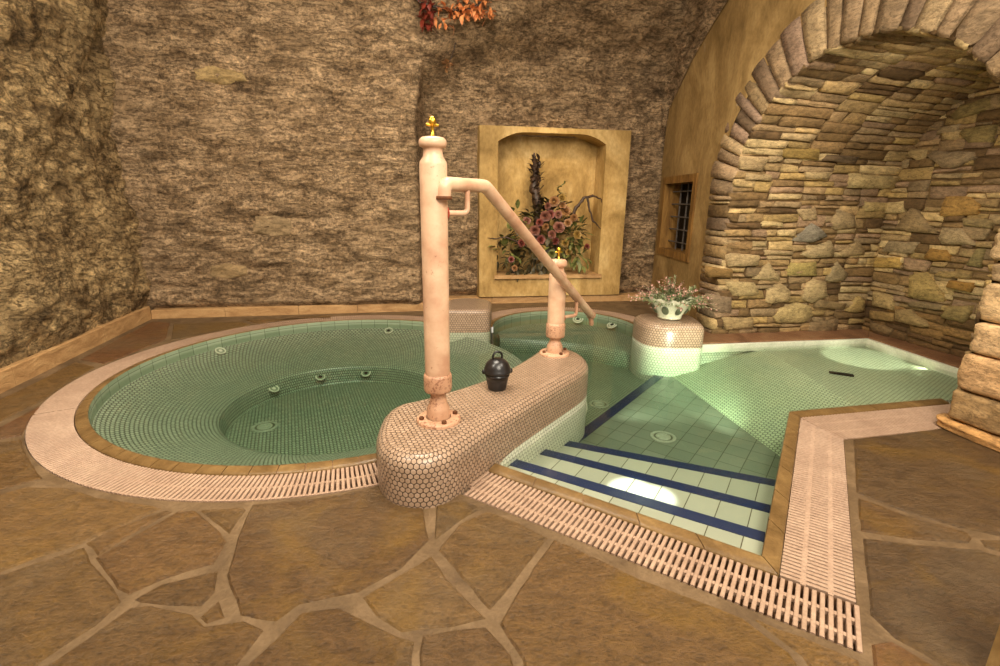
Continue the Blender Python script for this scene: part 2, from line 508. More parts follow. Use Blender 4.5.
# ------------------------------------------------------------------ traced outlines, in metres on the floor / wall
FLAGS = [
[(-1.32,1.36),(-1.27,1.48),(-1.21,1.61),(-1.15,1.62),(-0.99,1.50),(-0.94,1.45),(-0.92,1.34),(-0.98,1.31),(-1.04,1.27),(-1.10,1.21),(-1.15,1.23)],
[(-1.07,1.19),(-1.03,1.25),(-0.89,1.31),(-0.85,1.22),(-0.86,1.17),(-0.95,1.17),(-1.04,1.18)],
[(-0.84,1.13),(-0.82,1.19),(-0.77,1.13),(-0.81,1.11)],
[(-1.68,1.22),(-1.55,1.28),(-1.40,1.41),(-1.32,1.34),(-1.16,1.23),(-1.10,1.18),(-1.11,1.10),(-1.16,0.99),(-1.19,0.84),(-1.44,0.84)],
[(-1.14,0.96),(-1.10,1.05),(-1.06,1.16),(-1.01,1.17),(-0.87,1.14),(-0.81,1.10),(-0.71,1.12),(-0.64,1.09),(-0.66,0.98),(-0.66,0.85),(-1.17,0.84)],
[(-1.41,1.43),(-1.38,1.49),(-1.26,1.62),(-1.23,1.61),(-1.30,1.45),(-1.32,1.37)],
[(-1.73,1.22),(-1.57,1.29),(-1.51,1.36),(-1.42,1.43),(-1.36,1.52),(-1.28,1.63),(-1.34,1.65),(-1.57,1.69),(-1.76,1.76),(-1.91,1.76),(-1.98,1.71),(-2.18,1.54)],
[(-2.24,1.59),(-2.01,1.74),(-1.92,1.82),(-1.92,1.83),(-2.04,1.92),(-2.20,2.05),(-2.32,2.16),(-2.46,2.10),(-2.66,1.88)],
[(-1.13,1.62),(-0.99,1.64),(-0.96,1.63),(-0.95,1.49)],
[(-0.95,1.66),(-0.78,1.69),(-0.62,1.74),(-0.48,1.81),(-0.39,1.71),(-0.29,1.66),(-0.24,1.47),(-0.31,1.33),(-0.42,1.23),(-0.49,1.21),(-0.58,1.18),(-0.62,1.12),(-0.73,1.14),(-0.85,1.29),(-0.91,1.47)],
[(-0.24,1.67),(-0.14,1.71),(-0.06,1.66),(-0.14,1.58),(-0.22,1.47)],
[(-0.20,1.42),(-0.14,1.56),(-0.04,1.64),(0.08,1.57),(0.18,1.49),(0.06,1.29),(-0.02,1.17)],
[(-0.40,1.21),(-0.32,1.29),(-0.22,1.39),(-0.16,1.29),(-0.03,1.14),(-0.12,1.11),(-0.21,1.10),(-0.26,1.09),(-0.34,1.14)],
[(0.20,1.48),(0.36,1.37),(0.45,1.30),(0.61,1.21),(0.71,1.15),(0.78,1.04),(0.78,0.87),(0.10,0.82),(0.07,1.01),(0.01,1.12),(0.07,1.25)],
[(0.74,1.15),(0.89,1.06),(0.95,1.02),(0.85,0.87),(0.79,0.87),(0.81,1.03)],
[(-0.20,1.08),(-0.11,1.10),(-0.03,1.11),(0.02,1.05),(0.04,1.02),(0.06,0.93),(0.06,0.81),(-0.18,0.81)],
[(-0.64,0.97),(-0.59,1.07),(-0.56,1.15),(-0.46,1.17),(-0.36,1.12),(-0.28,1.08),(-0.22,1.06),(-0.19,0.81),(-0.67,0.81)],
[(1.81,2.28),(2.10,2.35),(2.45,2.44),(2.46,2.32),(2.47,2.19),(2.56,1.85),(1.99,1.37),(1.83,1.53),(1.73,1.57),(1.59,1.67),(1.49,1.80)],
[(1.47,1.76),(1.57,1.65),(1.72,1.55),(1.71,1.52),(1.67,1.49),(1.48,1.51),(1.33,1.55)],
[(1.31,1.51),(1.46,1.48),(1.67,1.46),(1.72,1.42),(1.89,1.28),(1.41,0.88),(1.22,0.87),(1.16,1.01),(1.10,1.09),(1.09,1.17)],
[(1.73,1.51),(1.80,1.51),(1.95,1.33),(1.92,1.30),(1.74,1.45),(1.71,1.47)],
[(1.02,1.07),(1.08,1.08),(1.14,1.00),(1.17,0.87),(0.89,0.87)],
[(-2.90,2.64),(-2.95,2.95),(-3.04,3.33),(-2.82,3.23),(-2.75,2.94),(-2.65,2.65),(-2.62,2.35),(-2.69,2.05),(-2.99,2.14)],
[(-3.05,3.38),(-3.20,3.97),(-3.32,4.53),(-3.13,4.50),(-2.79,3.92),(-2.80,3.54),(-2.81,3.30)],
[(-2.55,2.29),(-2.59,2.56),(-2.46,2.34),(-2.36,2.20),(-2.49,2.13),(-2.72,1.93),(-2.69,2.01)],
[(-3.07,4.46),(-2.51,4.59),(-2.33,4.46),(-2.58,4.06),(-2.73,3.90)],
[(-2.48,4.64),(-1.71,4.79),(-1.74,4.88),(-2.08,4.72),(-2.30,4.51)]]
# big rubble stones: outline (distance, height) and colour
ALCOVE_LEFT = [
([(0.63,0.85),(0.80,1.01),(0.89,0.97),(0.99,0.89),(0.84,0.83)],(118,116,108)),
([(0.72,0.73),(1.01,0.86),(1.07,0.78),(1.08,0.70),(0.85,0.69)],(168,148,108)),
([(1.12,0.74),(1.29,0.86),(1.37,0.79),(1.39,0.72),(1.17,0.70)],(140,118,82)),
([(0.61,0.54),(0.67,0.66),(0.91,0.67),(0.95,0.53)],(158,142,76)),
([(0.30,0.51),(0.44,0.67),(0.58,0.53),(0.57,0.49)],(160,140,100)),
([(1.03,0.49),(1.11,0.68),(1.27,0.55),(1.24,0.49),(1.12,0.47)],(140,124,92)),
([(0.03,0.51),(0.33,0.49),(0.40,0.39),(0.34,0.36),(0.13,0.36)],(182,160,112)),
([(0.46,0.44),(0.59,0.48),(0.70,0.41),(0.72,0.31),(0.53,0.28),(0.46,0.30)],(180,156,112)),
([(0.86,0.48),(0.92,0.51),(1.04,0.49),(1.09,0.34),(0.93,0.28),(0.82,0.33)],(170,148,106)),
([(0.57,0.16),(0.62,0.24),(0.79,0.30),(0.92,0.27),(0.97,0.17),(0.90,0.10),(0.61,0.10)],(172,150,98)),
([(-0.12,0.39),(0.13,0.36),(0.15,0.20),(-0.02,0.22)],(122,102,84)),
([(0.06,0.18),(0.37,0.16),(0.38,0.05),(0.10,0.05)],(160,136,92)),
([(0.96,0.24),(0.99,0.33),(1.32,0.28),(1.28,0.21)],(120,98,64)),
([(1.30,0.20),(1.41,0.35),(1.49,0.32),(1.52,0.19),(1.41,0.18)],(160,134,78)),
([(0.96,0.10),(1.25,0.14),(1.26,0.01),(1.04,-0.04),(0.94,-0.02)],(122,98,68)),
([(0.01,0.73),(0.06,0.75),(0.34,0.73),(0.34,0.63),(0.04,0.62)],(178,154,112)),
([(0.63,1.12),(0.81,1.14),(0.85,1.03),(0.71,1.02)],(176,152,112)),
([(0.30,0.97),(0.33,1.03),(0.52,1.01),(0.52,0.96)],(196,172,120)),
([(-0.15,0.63),(0.10,0.61),(0.11,0.52),(-0.13,0.53)],(120,88,40)),
([(0.99,1.02),(1.04,1.13),(1.20,1.08),(1.25,0.96),(1.03,0.94)],(140,120,86)),
([(0.33,1.63),(0.66,1.65),(0.70,1.54),(0.36,1.55)],(146,118,52)),
([(0.72,1.54),(0.75,1.60),(1.06,1.60),(1.06,1.52)],(70,54,38)),
([(0.62,1.45),(0.88,1.46),(0.87,1.37),(0.64,1.38)],(168,146,104)),
([(1.05,1.45),(1.57,1.44),(1.54,1.31),(1.08,1.31)],(186,164,112)),
([(0.07,1.42),(0.32,1.41),(0.34,1.35),(0.08,1.35)],(170,146,106)),
([(1.27,1.20),(1.59,1.19),(1.57,1.11),(1.30,1.10)],(168,146,92))]
ALCOVE_BACK = [
([(0.35,0.96),(0.46,1.15),(0.52,1.14),(0.74,0.94),(0.49,0.94)],(138,114,78)),
([(0.74,0.91),(0.75,1.00),(0.91,1.00),(1.05,0.87),(0.92,0.87),(0.78,0.86)],(168,146,110)),
([(0.27,0.75),(0.32,0.86),(0.60,0.87),(0.56,0.76)],(140,122,92)),
([(0.18,0.70),(0.46,0.73),(0.49,0.63),(0.19,0.60)],(186,148,70)),
([(0.70,1.08),(0.72,1.24),(0.89,1.24),(0.99,1.18),(0.99,1.10),(0.76,1.07)],(160,118,52)),
([(0.15,1.09),(0.19,1.19),(0.40,1.21),(0.42,1.11),(0.39,1.09)],(178,154,104)),
([(0.66,0.74),(0.70,0.83),(0.84,0.83),(0.89,0.74),(0.75,0.72)],(148,104,38)),
([(0.89,1.08),(1.10,1.07),(1.11,1.00),(0.91,1.01)],(160,138,92)),
([(0.99,0.72),(1.04,0.86),(1.10,0.86),(1.11,0.71)],(128,116,70)),
([(0.61,0.40),(0.58,0.59),(0.72,0.64),(0.89,0.48),(0.92,0.41),(0.80,0.40)],(164,138,78)),
([(0.30,0.26),(0.28,0.40),(0.49,0.39),(0.52,0.26)],(160,134,86)),
([(0.54,0.17),(0.53,0.28),(0.66,0.31),(0.86,0.20),(0.78,0.17)],(146,120,76)),
([(0.90,0.29),(0.95,0.40),(1.12,0.44),(1.11,0.31),(1.09,0.28)],(136,116,68)),
([(0.77,0.61),(0.81,0.66),(1.04,0.68),(1.05,0.62),(0.86,0.60)],(150,124,74)),
([(0.89,0.53),(0.91,0.60),(1.10,0.61),(1.08,0.52)],(140,96,32)),
([(0.62,0.32),(0.62,0.38),(0.91,0.40),(0.90,0.34)],(116,98,70)),
([(0.30,0.13),(0.29,0.22),(0.52,0.24),(0.54,0.16)],(130,100,52)),
([(0.32,0.03),(0.31,0.12),(0.54,0.10),(0.53,0.03)],(100,76,46)),
([(0.61,1.84),(0.67,1.92),(0.88,1.94),(0.91,1.85),(0.66,1.80)],(132,116,66)),
([(0.71,1.70),(0.74,1.74),(0.96,1.74),(0.97,1.61),(0.80,1.62)],(142,124,72)),
([(0.49,1.56),(0.55,1.60),(0.86,1.56),(0.88,1.51),(0.74,1.44),(0.64,1.45)],(132,112,86)),
([(0.55,1.78),(0.71,1.78),(0.69,1.71),(0.53,1.71)],(150,130,98)),
([(0.30,1.58),(0.35,1.63),(0.50,1.61),(0.48,1.53),(0.42,1.52)],(186,160,108))]

# ------------------------------------------------------------------ plan of the place (metres)
CC, CR = Vector((-1.145, 3.305)), 1.44          # whirlpool: centre, outer edge of its coping
AC, AR = Vector((0.62, 4.51)), 0.75             # rounded bay at the back
CW, GW = 0.058, 0.19                            # coping and grating widths
PA, PB, PC = Vector((-0.045, 1.925)), Vector((0.902, 1.314)), Vector((1.690, 2.536))
PF, PE, PE2, PG, PD = Vector((1.694, 3.985)), Vector((3.308, 4.251)), Vector((3.384, 3.436)), Vector((3.435, 2.98)), Vector((3.40, 2.985))
JL = Vector((1.907, 4.388)); ES = Vector((0.2488, -0.9686)); ET = Vector((0.9686, 0.2488))
CORNER_L, CORNER_R = Vector((-3.402, 4.648)), Vector((1.85, 5.97))
def pol(c, r, a): return Vector((c.x + r * math.cos(math.radians(a)), c.y + r * math.sin(math.radians(a))))
def v3(p, z=0.0): return Vector((p[0], p[1], z))
def arc(c, r, a0, a1, n): return [pol(c, r, a0 + (a1 - a0) * i / n) for i in range(n + 1)]
def unit(v): return v / v.length
def AW(s, t): return JL + ES * s + ET * t        # along the arch wall, into the alcove

A_CIRC0, A_CIRC1 = 56.5, 296.0                   # whirlpool rim from the block round to the plinth
A_ARC0, A_ARC1 = 180.0, -17.0                    # bay rim, from the block to the planter
U = unit(PC - PB); UN = Vector((-U.y, U.x))      # along right edge; UN points into the pool
FD = unit(PB - PA); FN = Vector((-FD.y, FD.x))   # along front edge; FN points into the pool
RD = unit(Vector((2.52, 2.715)) - PC)
RN = Vector((-RD.y, RD.x))

# ------------------------------------------------------------------ floor with the pool cut out of it
grate_front_out0, grate_front_out1 = Vector((-0.15, 1.752)), Vector((0.971, 1.043))
corner_out = Vector((1.757, 2.275))
right_end_in, right_end_out = PC + RD * 1.06, corner_out + RD * 1.0

# the front grating runs on to the outer corner; the right one butts against it
_o = unit(corner_out - grate_front_out1)
_k = (grate_front_out1 - PB).dot(FN) / -_o.dot(FN)
PQ = grate_front_out1 + _o * _k

def ngon_fill(outer, hole, z, mats, name, uvs=1.0, kind='structure'):
    import bmesh
    b = bmesh.new()
    ed = []
    for loop in (outer, hole):
        if not loop: continue
        vs_ = [b.verts.new(v3(p, z)) for p in loop]
        ed += [b.edges.new((vs_[i], vs_[(i + 1) % len(vs_)])) for i in range(len(vs_))]
    bmesh.ops.triangle_fill(b, use_beauty=True, use_dissolve=False, edges=ed, normal=(0, 0, 1))
    me = bpy.data.meshes.new(name)
    b.to_mesh(me); b.free()
    me.materials.append(mats)
    return me

hole = (arc(CC, CR + GW, A_CIRC0, 293.0, 110) + [Vector((-0.36, 1.86)), grate_front_out0, grate_front_out1, corner_out,
        right_end_out, PG + Vector((0.06, -0.2)), PG, PE2, PE, PF, Vector((1.62, 4.02)), Vector((1.46, 4.25))]
        + list(reversed(arc(AC, AR + GW, A_ARC1 + 8, A_ARC0 - 8, 44))) )
hole = hole[:-45] + arc(AC, AR + GW, A_ARC1 + 8, A_ARC0 - 8, 44) + [Vector((-0.22, 4.55))]
outer = [Vector(p) for p in ((-2.15, -1.2), (-3.75, 4.7), (-3.75, 6.4), (4.3, 6.4), (4.3, -1.2))]
floor_me = ngon_fill(outer, hole, 0.0, M['mortar'], 'floor')
floor_o = bpy.data.objects.new('floor', floor_me)
COL.objects.link(floor_o)
floor_o['kind'] = 'structure'

def flag_colour():
    b = random.choice([(110, 82, 48), (120, 91, 54), (104, 77, 46), (124, 94, 56), (112, 88, 57), (94, 72, 47), (116, 80, 52)])
    k = random.uniform(0.80, 0.95)
    return lin(tuple(min(255, v * k) for v in b))

def poly_area(p):
    return 0.5 * sum(p[i][0] * p[(i + 1) % len(p)][1] - p[(i + 1) % len(p)][0] * p[i][1] for i in range(len(p)))

def rough_outline(p, step=0.05, amp=0.006):
    out = []
    for i in range(len(p)):
        a, b = Vector(p[i]), Vector(p[(i + 1) % len(p)])
        n = max(1, int((b - a).length / step))
        for k in range(n):
            q = a.lerp(b, k / n)
            w = 0 if k == 0 else amp
            out.append(Vector((q.x + w * noise.noise(Vector((q.x * 17, q.y * 17, 0.3))), q.y + w * noise.noise(Vector((q.x * 17, q.y * 17, 9.3))))))
    return out

def inset(p, d):
    """inset a counter-clockwise outline by d"""
    n = len(p); out = []
    for i in range(n):
        a, b, c = Vector(p[i - 1]), Vector(p[i]), Vector(p[(i + 1) % n])
        e1, e2 = (b - a), (c - b)
        if e1.length < 1e-6 or e2.length < 1e-6:
            out.append(b); continue
        e1.normalize(); e2.normalize()
        n1, n2 = Vector((-e1.y, e1.x)), Vector((-e2.y, e2.x))
        m = n1 + n2
        if m.length < 1e-4: m = n1
        m.normalize()
        k = max(0.45, m.dot(n1))
        out.append(b + m * (d / k))
    return out

mb = MB()
for pl in FLAGS:
    if poly_area(pl) < 0: pl = pl[::-1]
    o_ = rough_outline(pl)
    i_ = inset(o_, 0.007)
    c = flag_colour()
    zt = 0.005 + random.uniform(0, 0.002)
    for k in range(len(o_)):
        q = (k + 1) % len(o_)
        mb.face([v3(o_[k], 0.0), v3(o_[q], 0.0), v3(i_[q], zt), v3(i_[k], zt)], None, 0, c, True)
    mb.face([v3(q, zt) for q in i_], None, 0, c)
me = mb.build('floor_flagstones', M['flag'])
me['kind'] = 'structure'
me.name = 'floor_paving'

# channel under the gratings: a shallow gutter running round the pool
mb = MB()
def gutter(inn, out, mb=mb):
    for i in range(len(inn) - 1):
        mb.face([v3(out[i], 0.0), v3(out[i + 1], 0.0), v3(out[i + 1], -0.07), v3(out[i], -0.07)])
        mb.face([v3(out[i], -0.07), v3(out[i + 1], -0.07), v3(inn[i + 1], -0.07), v3(inn[i], -0.07)])
        mb.face([v3(inn[i + 1], 0.0), v3(inn[i], 0.0), v3(inn[i], -0.07), v3(inn[i + 1], -0.07)])
gutter(arc(CC, CR, A_CIRC0, A_CIRC1, 90), arc(CC, CR + GW, A_CIRC0, A_CIRC1, 90))
gutter(arc(AC, AR, A_ARC0, A_ARC1, 50), arc(AC, AR + GW, A_ARC0, A_ARC1, 50))
gutter([PA, PQ], [grate_front_out0, grate_front_out1])
gutter([PB, PC], [PQ, corner_out])
gutter([PC, right_end_in], [corner_out, right_end_out])
mb.face([v3(grate_front_out1, 0.0), v3(PQ, 0.0), v3(PQ, -0.07), v3(grate_front_out1, -0.07)])
mb.face([v3(grate_front_out1 + FD * 0.02, -0.07), v3(PQ + FD * 0.02, -0.07), v3(PQ, -0.07), v3(grate_front_out1, -0.07)])
mb.build('trim_gutter', M['channel'], kind='structure')

# ------------------------------------------------------------------ coping: glazed brown edge tiles
def coping_strip(mb, outp, inp, tile, uvs=False):
    """outp / inp: matching polylines of the grate-side and water-side edges"""
    prof = [(0.0, -0.03), (0.0, 0.004), (0.06, 0.008), (0.30, 0.013), (0.65, 0.016), (0.86, 0.019), (0.96, 0.018), (1.0, 0.014), (1.0, 0.0)]
    for i in range(len(outp) - 1):
        a0, a1, b0, b1 = outp[i], outp[i + 1], inp[i], inp[i + 1]
        L = (a1 - a0).length
        g = 0.0022 / max(L, 0.01)
        n = max(1, round(L / tile))
        for k in range(n):
            u0, u1 = k / n + g, (k + 1) / n - g
            k_ = random.uniform(-1, 1)
            rows = []
            for u in (u0, u1):
                o_, i_ = a0.lerp(a1, u), b0.lerp(b1, u)
                rows.append([v3(o_.lerp(i_, w), z) for w, z in prof])
            mb.grid(rows, None, 0, None, True)
            mb.face(rows[0]); mb.face(list(reversed(rows[1])))
mb = MB()
n = 52
coping_strip(mb, arc(CC, CR, A_CIRC0, A_CIRC1, n), arc(CC, CR - CW, A_CIRC0, A_CIRC1, n), 0.2)
n = 20
coping_strip(mb, arc(AC, AR, A_ARC0, A_ARC1, n), arc(AC, AR - CW, A_ARC0, A_ARC1, n), 0.2)
def mitre(p, d1, d2, w):
    """corner of the line offset by w to the left of both directions"""
    n1, n2 = Vector((-d1.y, d1.x)), Vector((-d2.y, d2.x))
    m = unit(n1 + n2)
    return p + m * (w / m.dot(n1))
PBi, PCi = mitre(PB, FD, U, CW), mitre(PC, U, RD, CW)
PAi = PA + FN * CW
REi = right_end_in + RN * CW
coping_strip(mb, [PA, PB], [PAi, PBi], 0.245)
coping_strip(mb, [PB, PC], [PBi, PCi], 0.245)
coping_strip(mb, [PC, right_end_in], [PCi, REi], 0.245)
mb.build('trim_coping', M['coping'], kind='structure')
mb = MB()
def grout_line(o_, i_):
    for k in range(len(o_) - 1):
        mb.grid([[v3(o_[k].lerp(i_[k], w), z) for w, z in ((0.03, -0.02), (0.06, 0.003), (0.30, 0.008), (0.65, 0.011), (0.86, 0.014), (0.97, 0.012))],
                 [v3(o_[k + 1].lerp(i_[k + 1], w), z) for w, z in ((0.03, -0.02), (0.06, 0.003), (0.30, 0.008), (0.65, 0.011), (0.86, 0.014), (0.97, 0.012))]])
grout_line(arc(CC, CR, A_CIRC0, A_CIRC1, 52), arc(CC, CR - CW, A_CIRC0, A_CIRC1, 52))
grout_line(arc(AC, AR, A_ARC0, A_ARC1, 20), arc(AC, AR - CW, A_ARC0, A_ARC1, 20))
grout_line([PA, PB, PC, right_end_in], [PAi, PBi, PCi, REi])
mb.build('trim_coping_grout', M['channel'], kind='structure')

# lamp-lit pool edge painted white along the alcove and behind it the stone shelf
def slab(mb, poly, z0, z1, bev=0.006, col=None, mi=0):
    if poly_area(poly) < 0: poly = poly[::-1]
    poly = [Vector(p) for p in poly]
    i_ = inset(poly, bev)
    n = len(poly)
    for k in range(n):
        q = (k + 1) % n
        mb.face([v3(poly[k], z0), v3(poly[q], z0), v3(poly[q], z1 - bev), v3(poly[k], z1 - bev)], None, mi, col)
        mb.face([v3(poly[k], z1 - bev), v3(poly[q], z1 - bev), v3(i_[q], z1), v3(i_[k], z1)], None, mi, col)
    mb.face([v3(p, z1) for p in i_], None, mi, col)
mb = MB()
slab(mb, [PF, PE, PE + Vector((0.30, 0.40)), PF + Vector((0.18, 0.45))], -0.02, 0.018)
slab(mb, [PE, PE2, PG, PG + Vector((0.45, 0.0)), PE2 + Vector((0.45, 0.2)), PE + Vector((0.30, 0.40))], -0.02, 0.018)
mb.build('trim_ledge', M['ledge'], kind='structure')
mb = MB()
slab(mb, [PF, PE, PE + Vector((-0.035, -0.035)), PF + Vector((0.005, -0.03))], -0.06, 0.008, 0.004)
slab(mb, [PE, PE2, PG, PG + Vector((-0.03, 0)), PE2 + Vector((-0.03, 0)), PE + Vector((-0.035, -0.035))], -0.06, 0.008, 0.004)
mb.build('trim_painted_lit_edge', M['white'], kind='structure')  # white colour stands in for lamplight on this edge

# ------------------------------------------------------------------ overflow gratings
def clip_interval(p, d, quad):
    """interval of k where p + d*k lies inside the convex ccw quad"""
    lo, hi = -9.0, 9.0
    for i in range(len(quad)):
        a, b = quad[i], quad[(i + 1) % len(quad)]
        e = b - a; nn = Vector((-e.y, e.x))
        den = nn.dot(d); num = nn.dot(p - a)
        if abs(den) < 1e-9:
            if num < 0: return None
            continue
        k = -num / den
        if den > 0: lo = max(lo, k)
        else: hi = min(hi, k)
    return (lo, hi) if hi - lo > 0.004 else None

def straight_grate(label, quad, axis, group, pitch=0.0195, sw=0.0130, low=0.0045):
    c = sum(quad, Vector((0, 0))) / 4
    if poly_area(quad) < 0: quad = quad[::-1]
    root = thing('overflow_grate', v3(c, 0), label, 'grate', group)
    ax = unit(axis); ay = Vector((-ax.y, ax.x))
    us = [(q - c).dot(ax) for q in quad]
    k = math.floor(min(us) / pitch)
    sl = MB()
    while k * pitch < max(us):
        u = k * pitch; k += 1
        r = clip_interval(c + ax * u, ay, quad)
        if not r: continue
        m = (r[0] + r[1]) / 2
        p = c + ax * u + ay * m
        slat(sl, p, ax, ay, sw / 2, (r[1] - r[0]) / 2 - 0.002)
    sl.build('slats', M['grate'], root)
    vs_ = [(q - c).dot(ay) for q in quad]
    for f in (0.32, 0.68):
        v = min(vs_) + (max(vs_) - min(vs_)) * f
        r = clip_interval(c + ay * v, ax, quad)
        if not r: continue
        b = MB()
        m = (r[0] + r[1]) / 2
        b.box(v3(c + ay * v + ax * m, -low), v3(ax * ((r[1] - r[0]) / 2 - 0.004)), v3(ay * 0.0075), (0, 0, 0.007))
        b.build('crossbar', M['grate'], root)
    return root

def slat(sl, p, ax, ay, hw, hl):
    b = 0.0018
    top = 0.0045
    a = [(-hw, -0.012), (hw, -0.012), (hw, top - b), (hw - b, top), (-hw + b, top), (-hw, top - b)]
    rows = [[v3(p + ax * x + ay * (s * hl), z) for x, z in a] for s in (-1, 1)]
    sl.grid(rows, None, 0, None, False, True)
    sl.face(list(reversed(rows[0]))); sl.face(rows[1])

def ring_grate(label, c, r, a0, a1, group, pitch=0.0205, sw=0.0132):
    m = pol(c, r + GW / 2, (a0 + a1) / 2)
    root = thing('overflow_grate', v3(m, 0), label, 'grate', group)
    sl = MB()
    step = math.degrees(pitch / (r + GW / 2)) * (1 if a1 > a0 else -1)
    k = 0.5
    while abs(k * step) < abs(a1 - a0):
        a = math.radians(a0 + k * step); k += 1
        d = Vector((math.cos(a), math.sin(a))); tn = Vector((-d.y, d.x))
        slat(sl, c + d * (r + GW / 2), tn, d, sw / 2, GW / 2 - 0.003)
    sl.build('slats', M['grate'], root)
    for f in (0.50, 0.93):
        b = MB()
        n = max(8, int(abs(a1 - a0) / 3))
        A0, A1 = arc(c, r + GW * f - 0.006, a0, a1, n), arc(c, r + GW * f + 0.006, a0, a1, n)
        b.grid([[v3(p, 0.0005) for p in A0], [v3(p, 0.0005) for p in A1]], None, 0, None, False)
        b.grid([[v3(p, -0.02) for p in A0], [v3(p, 0.0005) for p in A0]], None, 0, None, False)
        b.grid([[v3(p, 0.0005) for p in A1], [v3(p, -0.02) for p in A1]], None, 0, None, False)
        b.build('crossbar', M['grate'], root)
    return root
GG = 'cream overflow gratings round the pool'
ring_grate('curved cream grating along the far side of the round whirlpool', CC, CR, A_CIRC0, 212.0, GG)
ring_grate('curved cream grating round the near left rim of the whirlpool', CC, CR, 212.3, A_CIRC1, GG)
ring_grate('narrow curved cream grating around the rounded back bay', AC, AR, A_ARC0 - 4, A_ARC1 + 20, GG)
straight_grate('straight cream grating in front of the blue edged pool steps', [PA, PQ, grate_front_out1, grate_front_out0], FD, GG, 0.0214, 0.0128, 0.0075)
straight_grate('straight cream grating along the right side of the pool steps', [PB, PC, corner_out, PQ], U, GG)
straight_grate('straight cream grating leading to the stone pillar on the right', [PC, right_end_in, right_end_out, corner_out], RD, GG)

# ------------------------------------------------------------------ pool basin
WZ = -0.030                                       # water level
def uvxy(pts, ax=Vector((1, 0))):
    ay = Vector((-ax.y, ax.x))
    return [(p[0] * ax.x + p[1] * ax.y, p[0] * ay.x + p[1] * ay.y) for p in pts]
# round whirlpool: wall, ring seat, riser, floor
mb = MB()
def ringrow(c, r, z, a0, a1, n): return [v3(p, z) for p in arc(c, r, a0, a1, n)]
RW = CR - CW - 0.001
n = 96
ZB = -0.40
rows = [ringrow(CC, RW, 0.014, A_CIRC0 - 4, A_CIRC1 + 8, n), ringrow(CC, RW - 0.004, -0.072, A_CIRC0 - 4, A_CIRC1 + 8, n)]
ul = [math.radians(A_CIRC0 - 4 + (A_CIRC1 - A_CIRC0 + 12) * i / n) * 1.375 for i in range(n + 1)]
mb.grid(rows, [[(u, 0.03) for u in ul], [(u, -0.066) for u in ul]], 0)
prof = [(RW - 0.004, -0.072), (1.30, -0.118), (1.15, -0.165), (0.95, -0.215), (0.82, -0.250), (0.785, -0.262), (0.77, -0.285), (0.765, ZB + 0.02), (0.745, ZB)]
rows, uvs = [], []
acc = 0
for k, (r, z) in enumerate(prof):
    if k: acc += math.hypot(r - prof[k - 1][0], z - prof[k - 1][1])
    rows.append(ringrow(CC, r, z, 0, 360, 120))
    uvs.append([(math.radians(360 * i / 120) * 1.05, acc) for i in range(121)])
mb.grid(rows, uvs, 1)
# seat's outer riser where the whirlpool opens to the channel
mb.grid([ringrow(CC, RW - 0.004, -0.072, -70, A_CIRC0, 50), ringrow(CC, RW, -0.34, -70, A_CIRC0, 50)],
        [[(math.radians(-70 + 127 * i / 50) * 1.37, z) for i in range(51)] for z in (0, -0.24)], 1)
fl = [pol(CC, 0.75, 360 * i / 72) for i in range(72)]
mb.face([v3(p, ZB) for p in fl], uvxy(fl, Vector((0.6, 0.8))), 1)
mb.build('whirlpool_basin', [M['tile_band'], M['mos_green']], kind='structure')

# channel, back bay
mb = MB()
CHZ = -0.32
ch = [Vector(p) for p in ((-0.34, 2.3), (1.7, 2.3), (1.7, 5.5), (-0.34, 5.5))]
mb.face([v3(p, CHZ) for p in ch], uvxy(ch, Vector((0.6, 0.8))), 1)
ra = AR - CW - 0.007
mb.grid([ringrow(AC, ra, 0.014, 182, -30, 56), ringrow(AC, ra - 0.003, -0.30, 182, -30, 56)],
        [[(math.radians(182 - 212 * i / 56) * 0.68, z) for i in range(57)] for z in (0.03, -0.284)], 0)
# bay bench: the part of the bay behind a gently curved front edge
A0v, A1v = Vector((0.0, 4.72)), Vector((1.27, 4.20))
front = []
for i in range(15):
    u = i / 14
    front.append(A0v.lerp(A1v, u) + Vector((0.34, 0.94)) * (0.16 * math.sin(math.pi * u)))
back = arc(AC, ra, 160, -24, 14)
mb.grid([[v3(p, -0.12) for p in back], [v3(b.lerp(f_, 0.9), -0.165) for b, f_ in zip(back, front)], [v3(f_, -0.185) for f_ in front], [v3(f_ + Vector((-.01, -.02)), CHZ) for f_ in front]],
        [[(i * 0.11, z) for i in range(15)] for z in (0, 0.45, 0.5, 0.66)], 1)
mb.build('channel_basin', [M['tile_band'], M['mos_green']], kind='structure')

# steps and tiled floor of the plunge pool
TZ = -0.255
mb = MB()
def FP(nv, dv): return PA + FN * nv + FD * dv
def nose(n0, d0, n1, d1, e0=-0.25, e1=1.22):
    f_ = lambda d: n0 + (n1 - n0) * (d - d0) / (d1 - d0)
    return [FP(f_(e0), e0), FP(f_(e1), e1)]
N1 = nose(0.243, 0.024, 0.308, 1.072)
N2 = nose(0.533, 0.054, 0.638, 1.053)
N3 = nose(0.808, 0.056, 1.008, 1.051)
N0 = [FP(0.03, -0.25), FP(0.03, 1.22)]
treads = [(N0, N1, -0.055), (N1, N2, -0.125), (N2, N3, -0.19)]
for i, (a, b, z) in enumerate(treads):
    zb = (treads[i + 1][2] if i < 2 else TZ)
    q = [a[0], a[1], b[1], b[0]]
    o2 = b[0].copy()
    mb.face([v3(p, z) for p in q], [((p - b[0]).dot(FD), (p - b[0]).dot(FN) * 0.5 + 0.5) for p in q], 0)
    q2 = [v3(b[0], z), v3(b[1], z), v3(b[1], zb), v3(b[0], zb)]
    L = (b[1] - b[0]).length
    mb.face([q2[0], q2[3], q2[2], q2[1]], [(0, 0.5), (0, z - zb + 0.5), (L, z - zb + 0.5), (L, 0.5)], 0)
BL0, BL1 = Vector((0.548, 2.887)), Vector((1.219, 3.785))
